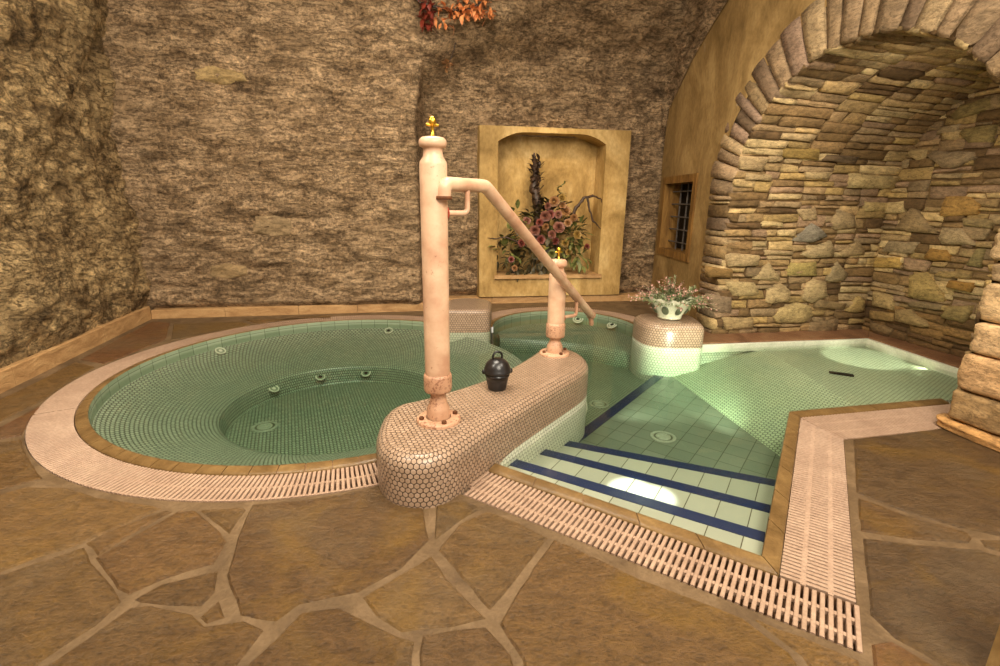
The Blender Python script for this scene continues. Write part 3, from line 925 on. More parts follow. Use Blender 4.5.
bd = unit(BL1 - BL0); bn = Vector((bd.y, -bd.x))
X0, X1 = BL0 - bd * 0.35, BL1 + bd * 0.25
RP1, RP2 = Vector((1.451, 3.889)), Vector((1.638, 2.523))
tf = [X0, FP(0.55, -0.05), FP(0.6, 1.35), RP2 + Vector((0.15, -0.35)), RP2 + Vector((0.05, 0)), RP1 + Vector((0.05, 0.12)), X1]
mb.face([v3(p, TZ) for p in tf], uvxy(tf, bd), 1)
mb.face([v3(X0, TZ), v3(X1, TZ), v3(X1, CHZ), v3(X0, CHZ)], [(0, 0), (1.6, 0), (1.6, .06), (0, .06)], 1)
mb.build('pool_steps', [M['tile_step'], M['tile_deep']], kind='structure')
# navy nosing tiles
mb = MB()
for (b, z) in ((N1, -0.055), (N2, -0.125), (N3, -0.19)):
    d = unit(b[1] - b[0]); nn = Vector((-d.y, d.x))
    a0, a1 = b[0] + d * 0.0, b[1]
    c = (a0 + a1) / 2 - nn * 0.028
    mb.box(v3(c, z - 0.008), v3(d * ((a1 - a0).length / 2)), v3(nn * 0.032), (0, 0, 0.011))
c = (X0 + X1) / 2 + bn * 0.03
mb.box(v3(c, TZ - 0.008), v3(bd * ((X1 - X0).length / 2)), v3(bn * 0.036), (0, 0, 0.011))
for f_, u in zip(mb.f, range(len(mb.f))): mb.uv[u] = [(0.06, 0.1)] * 4
mb.build('trim_navy_nosing', M['blue'], kind='structure')

# mosaic ramp up to the shallow lying bench in the alcove
mb = MB()
def ramp_uv(p): return ((p - RP2).dot(Vector((-0.14, 0.99))), (p - RP2).dot(Vector((0.99, 0.14))))
K1, K2 = Vector((2.29, 4.10)), Vector((2.19, 2.55))
RQ1, RQ2 = RP1 + Vector((-0.02, 0.16)), RP2 + (RP2 - RP1) * 0.12
nseg = 14
rows, uvs = [], []
for k in range(nseg + 1):
    u = k / nseg
    zz = TZ + (-0.047 - TZ) * (u + 0.05 * math.sin(u * math.pi))
    a, b = RQ1.lerp(K1, u), RQ2.lerp(K2, u)
    rows.append([v3(a.lerp(b, w), zz) for w in (0, 0.33, 0.66, 1)])
    uvs.append([ramp_uv(a.lerp(b, w)) for w in (0, 0.33, 0.66, 1)])
mb.grid(rows, uvs, 0)
flat = [K1, K2, Vector((3.6, 2.75)), Vector((3.6, 4.4))]
mb.face([v3(p, z) for p, z in zip(flat, (-0.047, -0.047, -0.062, -0.062))], [ramp_uv(p) for p in flat], 0)
mb.build('lying_ramp', M['mos_ramp'], kind='structure')

# pool side walls
mb = MB()
def wallstrip(pts, z0, z1, mi=0):
    acc = 0
    for i in range(len(pts) - 1):
        a, b = pts[i], pts[i + 1]
        L = (b - a).length
        mb.face([v3(a, z0), v3(b, z0), v3(b, z1), v3(a, z1)], [(acc, z0), (acc + L, z0), (acc + L, z1), (acc, z1)], mi)
        acc += L
o_ = -0.001
wallstrip([PAi - FN * o_ - FD * 0.2, PBi - FN * o_ + FD * 0.02], -0.35, 0.013)
wallstrip([PBi - UN * o_, PCi - UN * o_], -0.35, 0.013)
wallstrip([PCi - RN * o_, REi - RN * o_], -0.35, 0.013)
wallstrip([REi - RN * o_, PG, PE2, PE, PF, Vector((1.45, 3.95))], -0.35, 0.0)
mb.build('pool_wall', M['mos_lit'], kind='structure')

# water
wp = arc(CC, CR - CW + 0.01, A_CIRC0 + 1, A_CIRC1 + 5, 90) + [Vector((-0.3, 1.95)), PAi - FN * 0.01 - FD * 0.05, PBi - FN * 0.008, PCi - UN * 0.005, REi - RN * 0.005, PG, PE2, PE, PF, Vector((1.4, 4.1))]
wp += arc(AC, AR - CW + 0.01, A_ARC1 - 8, A_ARC0 - 4, 44)
wme = ngon_fill(wp, None, WZ, M['water'], 'pool_water')
wo = bpy.data.objects.new('pool_water', wme)
COL.objects.link(wo)
tag(wo, 'clear greenish still water filling the connected whirlpool, channel and plunge pool', 'water', kind='stuff')

# ------------------------------------------------------------------ mosaic-clad plinths
def smooth_closed(p, it=2):
    for _ in range(it):
        q = []
        for i in range(len(p)):
            a, b = Vector(p[i]), Vector(p[(i + 1) % len(p)])
            q += [a.lerp(b, 0.25), a.lerp(b, 0.75)]
        p = q
    return p

def resample(p, step):
    out = []
    for i in range(len(p)):
        a, b = p[i], p[(i + 1) % len(p)]
        n = max(1, int(round((b - a).length / step)))
        out += [a.lerp(b, k / n) for k in range(n)]
    return out

def plinth(name, label, plan, top, rad, zbase, split, tilt=0.0, wet=True):
    """rounded block clad in small tiles; below the water line lamp glow is painted in as paler tiles"""
    p = smooth_closed([Vector(q) for q in plan])
    if poly_area(p) < 0: p = p[::-1]
    c = sum(p, Vector((0, 0))) / len(p)
    root = thing(name, v3(c, 0), label, 'plinth')
    peri = [0.0]
    for i in range(len(p)): peri.append(peri[-1] + (p[(i + 1) % len(p)] - p[i]).length)
    sp_ = split if callable(split) else (lambda q: split)
    prof = [(0.0, 0.0)]
    steps = 7
    prof.append((0.0, top - rad))
    for k in range(1, steps + 1):
        a = math.pi / 2 * k / steps
        prof.append((rad * (1 - math.cos(a)), top - rad + rad * math.sin(a)))
    rows, uvs, acc = [], [], 0
    for k, (d, z) in enumerate(prof):
        if k: acc += math.hypot(d - prof[k - 1][0], z - prof[k - 1][1])
        q = inset(p, d) if d else p
        rows.append([v3(t, z if k else sp_(t)) for t in q])
        uvs.append([(peri[i], acc if k else sp_(p[i % len(p)])) for i in range(len(p) + 1)])
    m = MB()
    m.grid(rows, uvs, 0, None, True, True)
    m.face(rows[-1], uvxy([Vector(r[:2]) for r in rows[-1]], Vector((0.577, 0.817))), 0, None, True)
    m.build('mosaic_cladding', M['mos_pink'], root, weld=True)
    if wet:
        m = MB()
        m.grid([[v3(t, zbase) for t in p], [v3(t, sp_(t)) for t in p]], [[(peri[i], zbase) for i in range(len(p) + 1)], [(peri[i], sp_(p[i % len(p)])) for i in range(len(p) + 1)]], 0, None, True, True)
        w = m.build('submerged_base', M['mos_lit'], root)
        w['label'] = 'tiled base below the waterline, painted pale as lit by the underwater lamp'
    return root

BT = 0.215
def bench_split(p):
    # pink tiles run down to the paving; on the pool side the painted-lit pale ones start just above the water
    k = max(0.0, min(1.0, ((p - PA).dot(FN) - CW - 0.03) / 0.06)) if (p - CC).length > 1.40 else 0.0
    return -0.03 + 0.042 * k
plinth('tiled_plinth', 'long rounded beige mosaic plinth carrying both pipe posts between the two pools',
       [(-0.525, 1.87), (-0.455, 1.70), (-0.33, 1.635), (-0.20, 1.675), (-0.10, 1.85), (0.10, 2.15), (0.33, 2.475), (0.525, 2.745), (0.56, 2.92),
        (0.52, 3.09), (0.40, 3.20), (0.27, 3.16), (0.17, 2.94), (-0.04, 2.58), (-0.36, 2.27), (-0.535, 2.17)], BT, 0.06, -0.40, bench_split)
plinth('tiled_plinth', 'small rounded mosaic plinth under the heather bowl at the back',
       [(1.20, 4.36), (1.185, 4.12), (1.24, 3.94), (1.40, 3.885), (1.56, 3.895), (1.685, 3.90), (1.715, 4.0), (1.74, 4.36)], 0.198, 0.07, -0.36, -0.004)
plinth('tiled_plinth', 'squat mosaic block at the wall behind the tall pipe post',
       [(-0.56, 4.40), (-0.48, 4.39), (-0.21, 4.405), (-0.095, 4.43), (-0.085, 4.54), (-0.085, 5.0), (-0.55, 5.0)], 0.185, 0.04, -0.36, WZ)

# ------------------------------------------------------------------ round fittings in the pool
def fitting(name, loc, r, label, cat, normal=(0, 0, 1), rings=2, group=None, hole_dark=True):
    loc = Vector(loc)
    root = thing(name, loc, label, cat, group)
    ringm = M['drain'] if 'drain' in name else M['white']
    m = MB()
    m.lathe([(r * 0.74, 0.0), (r * 0.74, 0.003), (r * 0.80, 0.005), (r * 0.94, 0.005), (r, 0.002), (r, -0.002)], loc, 28, axis=normal)
    m.build('outer_ring', ringm, root)
    m = MB()
    m.lathe([(r * 0.76, 0.001), (r * 0.42, 0.001)], loc, 28, axis=normal)
    m.build('recess', M['oval'] if 'drain' in name else M['recess'], root)
    if rings > 1:
        m = MB()
        m.lathe([(r * 0.34, 0.0), (r * 0.36, 0.006), (r * 0.56, 0.006), (r * 0.60, 0.0)], loc, 28, axis=normal)
        m.build('inner_ring', ringm, root)
    m = MB()
    m.lathe([(r * 0.36, 0.002), (0.0005, 0.002)], loc, 20, axis=normal)
    m.build('nozzle', M['dark'] if hole_dark else ringm, root)
    return root
def radial(a, r, z, inward=1.0, up=1.9):
    p = pol(CC, r, a)
    d = (CC - p); d.normalize()
    return v3(p, z), (d.x * inward, d.y * inward, up)
p, nrm = radial(153, 1.335, -0.083); fitting('water_jet', p, 0.042, 'pale round jet on the left outer wall of the whirlpool', 'jet', nrm, 1, 'pool jets', False)
p, nrm = radial(87.7, 1.335, -0.083); fitting('water_jet', p, 0.042, 'small round jet on the far wall of the whirlpool near the tall post', 'jet', nrm, 1, 'pool jets')
p, nrm = radial(151, 0.755, -0.318); fitting('water_jet', p, 0.042, 'pale jet at the left of the three below the whirlpool seat', 'jet', nrm, 1, 'pool jets', False)
p, nrm = radial(121, 0.755, -0.318); fitting('water_jet', p, 0.042, 'dark centred jet in the middle of the three below the whirlpool seat', 'jet', nrm, 1, 'pool jets')
p, nrm = radial(92, 0.755, -0.318); fitting('water_jet', p, 0.042, 'jet at the right of the three below the whirlpool seat', 'jet', nrm, 1, 'pool jets')
fitting('floor_drain', (-1.643, 3.149, ZB + 0.003), 0.088, 'round ringed drain on the whirlpool floor', 'drain', (0, 0, 1), 2, 'floor drains', False)
fitting('floor_drain', (0.755, 3.44, CHZ + 0.003), 0.075, 'dim round drain in the channel behind the mosaic plinth', 'drain', (0, 0, 1), 2, 'floor drains', False)
fitting('floor_drain', (1.025, 2.785, TZ + 0.003), 0.078, 'round ringed drain in the square tiled floor below the steps', 'drain', (0, 0, 1), 2, 'floor drains', False)
for a, lab in ((71, 'round grille jet in the back bay wall beside the short post'), (37, 'round grille jet in the back bay wall left of the heather bowl')):
    p = pol(AC, ra - 0.012, a); d = unit(AC - p)
    fitting('water_jet', v3(p, -0.062), 0.058, lab, 'jet', (d.x, d.y, 1.6), 2, 'pool jets')
sl = MB()
dsl = unit(Vector((0.9, -0.45)))
sl.box((2.52, 3.42, -0.045), v3(dsl * 0.075), v3(Vector((-dsl.y, dsl.x)) * 0.02), (0, 0, 0.006))
tag(sl.build('slot_inlet', M['dark']), 'dark narrow slot inlet in the lit mosaic bench of the alcove pool', 'inlet')

# underwater lamps, some of them added for their light
def pool_lamp(loc, normal, label, target, power, angle, size=0.03, blend=0.6, r=0.042):
    loc = Vector(loc)
    root = thing('pool_lamp', loc, label, 'lamp', 'underwater lamps')
    m = MB(); m.lathe([(r, -0.004), (r * 1.35, -0.002), (r * 1.35, 0.006), (r * 1.05, 0.012), (r, 0.006)], loc, 24, axis=normal)
    m.build('bezel', M['white'], root)
    m = MB(); m.lathe([(r * 1.02, 0.004), (r * 0.6, 0.009), (0.0005, 0.011)], loc, 24, axis=normal)
    m.build('lamp_glass', M['lampglass'], root)
    src = loc + Vector(normal).normalized() * 0.03
    l = lamp('lamp_beam', 'SPOT', src, power, (1.0, 0.98, 0.82), size, target, angle, blend)
    l.parent = root
    l.matrix_parent_inverse = Matrix.Translation(root.location).inverted()
    return root
wl = PB + U * 1.20 + UN * (CW - 0.008)
pool_lamp(v3(wl, -0.085), v3(UN, 0), 'glowing underwater lamp in the right wall beyond the steps', (1.50, 3.93, -0.12), 230, 40, 0.03, 1.0)
be = Vector((0.552, 2.96))
pool_lamp(v3(be, -0.13), (1, 0.12, 0), 'added underwater light hidden in the far end of the long mosaic plinth', (1.9, 3.5, -0.07), 50, 60, 0.03, 1.0)  # lamp added out of view to light the ramp
er = PE2.lerp(PE, 0.2) + Vector((-0.012, 0))
pool_lamp(v3(er, -0.028), (-1, 0, 0), 'small added underwater light at the far right edge of the alcove pool', (2.6, 3.95, -0.05), 5, 100, 0.02, 0.5, 0.014)  # lamp added to light the far end of the shallow bench

# ------------------------------------------------------------------ rock walls
def rock_sheet(name, f, nu, nv, material, uvgrid=False):
    rows = [[f(i / nu, j / nv) for i in range(nu + 1)] for j in range(nv + 1)]
    m = MB()
    m.grid(rows, None, 0, None, True)
    return m.build(name, material, kind='structure')

HW = 3.45
def strata(p, a=1.0, sx=1.0):
    x, y, z = p
    d = 0.055 * fbm(x * 1.1 * sx, y * 1.1, z * 1.6, 3, 0.5, 3.1)
    d += 0.042 * fbm(x * 3.2 * sx, y * 3.2, z * 9.0, 4, 0.6, 7.7)
    r = 1 - abs(fbm(x * 4.5 * sx, y * 4.5, z * 17.0, 3, 0.6, 1.2))
    d += 0.022 * (r - 0.6)
    return d * a

# back wall with the cut-back arched recess at the right
bdir = Vector((0.986, 0.168)).normalized()
bnor = Vector((bdir.y, -bdir.x))            # towards the room
NA0 = Vector((-0.55, 5.57))
TOPX = [(-0.95, 1.2), (-0.84, 1.9), (-0.76, 2.42), (-0.42, 2.66), (0.16, 2.87), (0.55, 2.98), (1.08, 2.98), (1.5, 2.96), (2.4, 2.9)]
def interp(t, x):
    if x <= t[0][0]: return t[0][1]
    for (a, b), (c, d) in zip(t, t[1:]):
        if x <= c: return b + (d - b) * (x - a) / (c - a)
    return t[-1][1]
def sstep(t):
    t = max(0.0, min(1.0, t)); return t * t * (3 - 2 * t)
BW0 = Vector((-3.402, 4.648)) - bdir * 0.35
BWL = 6.0
def back_point(u, v):
    z = -0.05 + v * (HW + 0.05)
    b = BW0 + bdir * (u * BWL)
    x = b.x
    ztop = interp(TOPX, x)
    g = sstep(min((x + 0.86) / 0.13, (ztop + 0.10 - z) / 0.42)) if x > -0.95 else 0.0
    if x > 1.45: g = max(g, sstep((1.9 - z) / 0.3)) * 1.0
    # plane of the recess lies about 0.30 m further back
    off = -0.03 - 0.47 * g - 0.07 * (1 - sstep((z - 0.06) / 0.10))
    roll = -0.16 * sstep((z - 2.1) / 1.4)
    p = (x, b.y, z)
    rad = strata((x, b.y, z), 1.0)
    if g > 0.5: rad = rad * 0.8 + 0.03 * fbm(x * 9, z * 9, 3.0, 3, 0.6, 5.0)
    foot = sstep(z / 0.25)
    ns, nz = (b - NA0).dot(bdir) + 0.0, z
    if 0.40 < ns < 1.85 and 0.22 < nz < 1.86: off -= 0.34
    q = b + bnor * (off + rad * (0.25 + 0.75 * foot) - roll)
    return (q.x, q.y, z)
rock_sheet('wall_back', back_point, 300, 176, M['rock'])

# a few pale slabs bedded in the back wall
mbp = None
PATCHES = [([(-2.74, 2.16), (-2.52, 2.14), (-2.30, 2.17), (-2.33, 2.25), (-2.60, 2.29), (-2.74, 2.25)], (158, 134, 92)), ([(-2.42, 0.82), (-2.25, 0.79), (-2.06, 0.80), (-2.04, 0.96), (-2.2, 1.0), (-2.38, 0.99)], (140, 118, 88)),
           ([(-2.86, 0.40), (-2.68, 0.37), (-2.50, 0.41), (-2.52, 0.50), (-2.7, 0.53), (-2.84, 0.51)], (144, 120, 86))]
def back_on(x, z, d):
    u = ((x - BW0.x) / bdir.x) / BWL
    p = Vector(back_point(u, (z + 0.05) / (HW + 0.05)))
    return p + Vector((bnor.x, bnor.y, 0)) * d
LD = unit(Vector((-2.989, 2.729)) - CORNER_L)
ln = Vector((-LD.y, LD.x))
if ln.x < 0: ln = -ln
LW0 = CORNER_L - LD * 0.3
def left_point(u, v):
    z = -0.05 + v * (HW + 0.05)
    b = LW0 + LD * (u * 6.2)
    a = 0.075 * fbm(b.x * 1.3, b.y * 1.3, z * 1.3, 4, 0.55, 11.0) + 0.034 * fbm(b.x * 4, b.y * 4, z * 5.5, 5, 0.62, 2.0)
    a += 0.03 * (0.6 - abs(fbm(b.x * 7, b.y * 7, z * 9, 3, 0.6, 5.5)))
    foot = sstep((z - 0.08) / 0.2)
    roll = 0.22 * sstep((z - 1.6) / 1.8)
    q = b + ln * (-0.04 + a * (0.2 + 0.8 * foot) + roll)
    return (q.x, q.y, z)
rock_sheet('wall_left', left_point, 260, 150, M['rock_left'])

def ceil_point(u, v):
    x = -3.9 + 7.9 * u; y = 1.5 + 5.2 * v
    z = HW - 0.12 + 0.25 * math.sin(math.pi * u) + 0.12 * fbm(x * 1.2, y * 1.2, 0.4, 4, 0.55, 4.0)
    return (x, y, z)
rock_sheet('ceiling', lambda u, v: ceil_point(v, u), 90, 120, M['rock'])

# kerb stones at the foot of the rock walls
def kerb_run(pts, h, w, name):
    m = MB()
    for i in range(len(pts) - 1):
        a, b = pts[i], pts[i + 1]
        d = unit(b - a); n_ = Vector((d.y, -d.x))
        g = 0.002
        q = [a + d * g, b - d * g, b - d * g - n_ * w, a + d * g - n_ * w]
        slab(m, q, -0.02, h + random.uniform(-0.003, 0.003), 0.006)
    return m.build(name, M['kerb'], kind='structure')
def spaced(a, b, L, j=0.12):
    n = max(1, round((b - a).length / L)); out = [a]
    for k in range(1, n):
        out.append(a.lerp(b, (k + random.uniform(-j, j)) / n))
    return out + [b]
lk = spaced(CORNER_L + LD * 5.5, CORNER_L, 0.85)
kerb_run(lk, 0.128, 0.16, 'baseboard_left')
kerb_run(spaced(CORNER_L, Vector((-0.83, 5.17)), 0.62), 0.088, 0.22, 'baseboard_back')
kerb_run(spaced(Vector((-0.80, 5.50)), Vector((1.82, 5.93)), 0.66), 0.075, 0.16, 'baseboard_recess')

# ------------------------------------------------------------------ right wall: plaster with the arch cut out
ARC_S, ARC_Z, ARC_R = 1.06, 1.18, 0.965
def ring_outer(a):
    """outer radius of the stone ring; a = 0 towards the pillar, pi towards the plaster"""
    return 1.165 + 0.12 * math.sin(a) if a < math.pi else 1.165
WC = JL - CORNER_R
WLEN = WC.length
def RWALL(s, z, d=0.0):
    """point on the right wall; s from the corner, d out into the room"""
    if s < WLEN:
        e = WC / WLEN
        p = CORNER_R + e * s
    else:
        e = ES
        p = JL + ES * (s - WLEN)
    n_ = Vector((-ET.x, -ET.y)) if s >= WLEN else Vector((e.y, -e.x))
    if n_.x > 0: n_ = -n_
    k = sstep((s - WLEN + 0.3) / 0.6)
    if 0 < k < 1:
        n0 = Vector((-1, -0.036)); n_ = unit(n0.lerp(-ET, k))
    q = p + n_ * d
    return Vector((q.x, q.y, z))
PT = [(0, 1.95), (0.05, 2.17), (0.55, 2.52), (1.0, 2.74), (1.3, 2.86), (1.8, 3.02), (2.6, 3.1), (3.2, 3.1), (4.6, 3.0)]
WIN = (0.12, 1.03, 0.585, 1.44)
def plaster_low(s):
    sa = s - WLEN - ARC_S
    if abs(sa) >= 1.195: return 0.0
    c = sa / 1.2
    return ARC_Z + math.sqrt(max(0, 1.285 ** 2 - (sa * 1.075) ** 2)) - 0.02
m = MB()
sv = sorted(set([i * 0.06 for i in range(0, 77)] + [WIN[0], WIN[1], WLEN, WLEN + ARC_S - 1.195, WLEN + ARC_S + 1.195] + [WLEN + ARC_S - 1.195 + 0.012 * k for k in range(1, 9)] + [WLEN + ARC_S + 1.195 - 0.012 * k for k in range(1, 9)]))
sv = [v for i, v in enumerate(sv) if i == 0 or v - sv[i - 1] > 0.004 or v in WIN]
def bulge(s, z): return 0.012 * fbm(s * 2.2, z * 2.2, 1.0, 3, 0.5, 8.0)
for s0, s1 in zip(sv, sv[1:]):
    l0, l1 = plaster_low(s0 + 1e-6), plaster_low(s1 - 1e-6)
    t0, t1 = interp(PT, s0), interp(PT, s1)
    spans = [((l0, l1), (t0, t1))]
    if s0 >= WIN[0] - 1e-6 and s1 <= WIN[1] + 1e-6:
        spans = [((0, 0), (WIN[2], WIN[2])), ((WIN[3], WIN[3]), (t0, t1))]
    for (a0, a1), (b0, b1) in spans:
        rows = []
        lv = [(a0, a1)] + [(k * 0.12, k * 0.12) for k in range(1, 40) if max(a0, a1) + 0.01 < k * 0.12 < min(b0, b1) - 0.01] + [(b0, b1)]
        for za, zb in lv:
            rows.append([RWALL(s0, za, bulge(s0, za)), RWALL(s1, zb, bulge(s1, zb))])
        m.grid(rows, None, 0, None, True)
# reveal of the window opening
s0, s1, z0, z1 = WIN
dd = -0.22
def reveal(m, pa, pb, mi=0):
    m.face([RWALL(*pa, 0.0), RWALL(*pb, 0.0), RWALL(*pb, dd), RWALL(*pa, dd)], None, mi)
for pa, pb in (((s0, z0), (s1, z0)), ((s1, z0), (s1, z1)), ((s1, z1), (s0, z1)), ((s0, z1), (s0, z0))):
    reveal(m, pa, pb)
m.build('wall_right', M['plaster'], kind='structure', weld=True)

# rock above the plaster band
def rrock(u, v):
    s = -0.25 + 4.9 * u
    zl = interp(PT, s) - 0.02
    z = zl + (HW + 0.1 - zl) * v
    out = 0.012 + 0.02 * sstep(v / 0.10) + 0.5 * (z - zl) ** 2 * 0.35
    p = RWALL(s, z, 0)
    d = strata((p.x * 1.0, p.y, z), 0.9)
    q = RWALL(s, z, out + d * sstep(v / 0.06))
    return tuple(q)
rock_sheet('wall_right_rock', rrock, 190, 70, M['rock'])

# ------------------------------------------------------------------ window in the plaster
win = thing('window_1', RWALL((s0 + s1) / 2, z0, 0.0), 'small barred window with a wooden frame in the ochre wall left of the arch', 'window')
win['kind'] = 'structure'
m = MB()
fw = 0.075
def wbox(m, sa, sb, za, zb, da, db, mi=0, col=None):
    P = [RWALL(sa, za, da), RWALL(sb, za, da), RWALL(sb, zb, da), RWALL(sa, zb, da), RWALL(sa, za, db), RWALL(sb, za, db), RWALL(sb, zb, db), RWALL(sa, zb, db)]
    for f_ in ((0, 1, 2, 3), (7, 6, 5, 4), (1, 0, 4, 5), (3, 2, 6, 7), (0, 3, 7, 4), (2, 1, 5, 6)):
        m.face([P[i] for i in f_], None, mi, col)
for a in ((s0, s0 + fw, z0, z1), (s1 - fw, s1, z0, z1), (s0 + fw, s1 - fw, z0, z0 + fw), (s0 + fw, s1 - fw, z1 - fw, z1)):
    wbox(m, *a, -0.19, 0.018)
m.build('window_frame', M['wood'], win)
m = MB(); wbox(m, s0 + fw, s1 - fw, z0 + fw, z1 - fw, -0.20, -0.185)
m.build('pane', M['dark'], win)
for k in range(3):
    b = MB(); s = s0 + fw + (s1 - s0 - 2 * fw) * (k + 1) / 4
    b.tube([RWALL(s, z0 + fw - 0.01, -0.10), RWALL(s, z1 - fw + 0.01, -0.10)], 0.009, 8)
    b.build('grille_bar', M['iron'], win)
for k in range(5):
    b = MB(); z = z0 + fw + (z1 - z0 - 2 * fw) * (k + 0.6) / 5.2
    b.tube([RWALL(s0 + fw - 0.01, z, -0.085), RWALL(s1 - fw + 0.01, z, -0.085)], 0.008, 8)
    b.build('grille_bar', M['iron'], win)

# ------------------------------------------------------------------ coursed rubble of the alcove
PALETTE = [(150, 126, 88), (164, 140, 98), (136, 112, 76), (122, 98, 66), (106, 84, 54), (170, 148, 108), (140, 116, 84), (128, 108, 80), (142, 122, 90), (148, 124, 80), (88, 68, 44), (132, 108, 84)]
def stone_col(pal=PALETTE, j=0.10):
    b = random.choice(pal); k = random.uniform(1 - j, 1 + j) * 1.12
    return lin(tuple(min(255, c * k) for c in b))

def tone(c):
    return lin(tuple(v * 0.66 + w * 0.34 for v, w in zip(c, (158, 136, 102))))

def split_rects(x0, z0, x1, z1, out, hmin=0.028, hmax=0.085, wmin=0.12, wmax=0.36):
    w, h = x1 - x0, z1 - z0
    if h > hmax * random.uniform(0.75, 1.25):
        if w > 0.75 and random.random() < 0.45:
            k = x0 + w * random.uniform(0.35, 0.65)
            split_rects(x0, z0, k, z1, out, hmin, hmax, wmin, wmax); split_rects(k, z0, x1, z1, out, hmin, hmax, wmin, wmax)
        else:
            k = z0 + h * random.uniform(0.32, 0.68)
            split_rects(x0, z0, x1, k, out, hmin, hmax, wmin, wmax); split_rects(x0, k, x1, z1, out, hmin, hmax, wmin, wmax)
    elif w > wmax * random.uniform(0.6, 1.2):
        k = x0 + w * random.uniform(0.3, 0.7)
        split_rects(x0, z0, k, z1, out, hmin, hmax, wmin, wmax); split_rects(k, z0, x1, z1, out, hmin, hmax, wmin, wmax)
    else:
        out.append((x0, z0, x1, z1))

def stone(mb, poly, fn, depth, col, gap=0.006, bev=0.012, sub=0.06):
    """one stone: outline in wall coordinates, fn(a, b, d) -> point"""
    if poly_area(poly) < 0: poly = list(poly)[::-1]
    p = rough_outline(inset(poly, gap), sub, 0.008)
    mid = inset(p, bev * 0.25)
    top = inset(p, bev)
    c = sum(top, Vector((0, 0))) / len(top)
    rows = [[fn(q.x, q.y, -0.01) for q in p], [fn(q.x, q.y, depth * 0.55) for q in mid],
            [fn(q.x, q.y, depth + 0.010 * noise.noise(Vector((q.x * 11, q.y * 11, depth * 90)))) for q in top]]
    inner = [q.lerp(c, 0.5) for q in top]
    rows.append([fn(q.x, q.y, depth + 0.004 + 0.012 * noise.noise(Vector((q.x * 9, q.y * 9, depth * 70)))) for q in inner])
    mb.grid(rows, None, 0, col, True, True)
    mb.face(rows[-1], None, 0, col, True)

def rect_poly(r, j=0.016):
    x0, z0, x1, z1 = r
    J = lambda: random.uniform(-j, j)
    h = z1 - z0
    sl = random.uniform(-0.3, 0.3) * h
    return [Vector((x0 + J() + sl * 0.5, z0 + J() * .5)), Vector((x1 + J() - sl * .4, z0 + J() * .5)), Vector((x1 + J() + sl * .5, z1 + J() * .5)), Vector((x0 + J() - sl * .4, z1 + J() * .5))]

VC, VR = 1.06, 0.975          # vault centre along the wall, radius
def vault(t, w, d):
    """alcove side wall and barrel vault: t into the alcove, w along the profile from the floor at the left, d out of the wall"""
    c, r = VC + 0.045 * t, VR - 0.045 * t
    if w < ARC_Z:
        s, z, ns, nz = c - r, w, 1.0, 0.0
    elif w < ARC_Z + math.pi * VR:
        a = (w - ARC_Z) / VR
        s, z = c - r * math.cos(a), ARC_Z + r * math.sin(a)
        ns, nz = math.cos(a), -math.sin(a)
    else:
        s, z, ns, nz = c + r, ARC_Z - (w - ARC_Z - math.pi * VR), -1.0, 0.0
    p = AW(s + ns * d, t)
    return Vector((p.x, p.y, z + nz * d))
def backface(s, z, d):
    t = 1.545 - 0.075 * (s - 0.277) - d
    p = AW(s, t)
    return Vector((p.x, p.y, z))

mb = MB()
for pl, cc_ in PATCHES:
    stone(mb, [Vector(q) for q in pl], back_on, 0.010, lin(cc_), 0.002, 0.022, 0.03)
mb.build('wall_back_slabs', M['rubble'], kind='structure', weld=True)
mb = MB()
WTOT = 2 * ARC_Z + math.pi * VR
# mortar backing
rows = [[vault(t, WTOT * k / 60, 0.0) for t in (0.02, 0.5, 1.0, 1.62)] for k in range(61)]
bk = MB(); bk.grid(rows, None, 0, None, True)
bk.face([backface(-0.1, -0.05, 0), backface(2.3, -0.05, 0), backface(2.3, 2.4, 0), backface(-0.1, 2.4, 0)])
bk.build('wall_alcove_mortar', M['backing'], kind='structure')
rs = []
split_rects(0.0, 0.0, 1.56, ARC_Z + 0.25, rs, 0.03, 0.10, 0.12, 0.36)
split_rects(0.0, ARC_Z + 0.25, 1.56, ARC_Z + math.pi * VR - 0.2, rs, 0.04, 0.115, 0.16, 0.5)
split_rects(0.0, ARC_Z + math.pi * VR - 0.2, 1.56, WTOT, rs)
for r in rs:
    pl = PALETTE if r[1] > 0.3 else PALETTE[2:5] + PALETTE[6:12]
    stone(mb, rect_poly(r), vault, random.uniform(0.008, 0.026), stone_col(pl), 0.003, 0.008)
for pl, c in ALCOVE_LEFT:
    stone(mb, [Vector(q) for q in pl], vault, random.uniform(0.030, 0.042), tone(c), 0.002, 0.009)
rs = []
split_rects(0.2, 0.0, 2.1, 2.2, rs, 0.03, 0.11, 0.12, 0.36)
for r in rs:
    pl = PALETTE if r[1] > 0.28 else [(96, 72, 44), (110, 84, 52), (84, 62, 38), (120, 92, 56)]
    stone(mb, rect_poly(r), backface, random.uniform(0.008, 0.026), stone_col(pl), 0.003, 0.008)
for pl, c in ALCOVE_BACK:
    # outline distances were taken along the arch wall from the jamb, at 1.5 m depth
    stone(mb, [Vector(q) for q in pl], backface, random.uniform(0.030, 0.042), tone(c), 0.002, 0.009)
mb.build('wall_alcove', M['rubble'], kind='structure', weld=True)

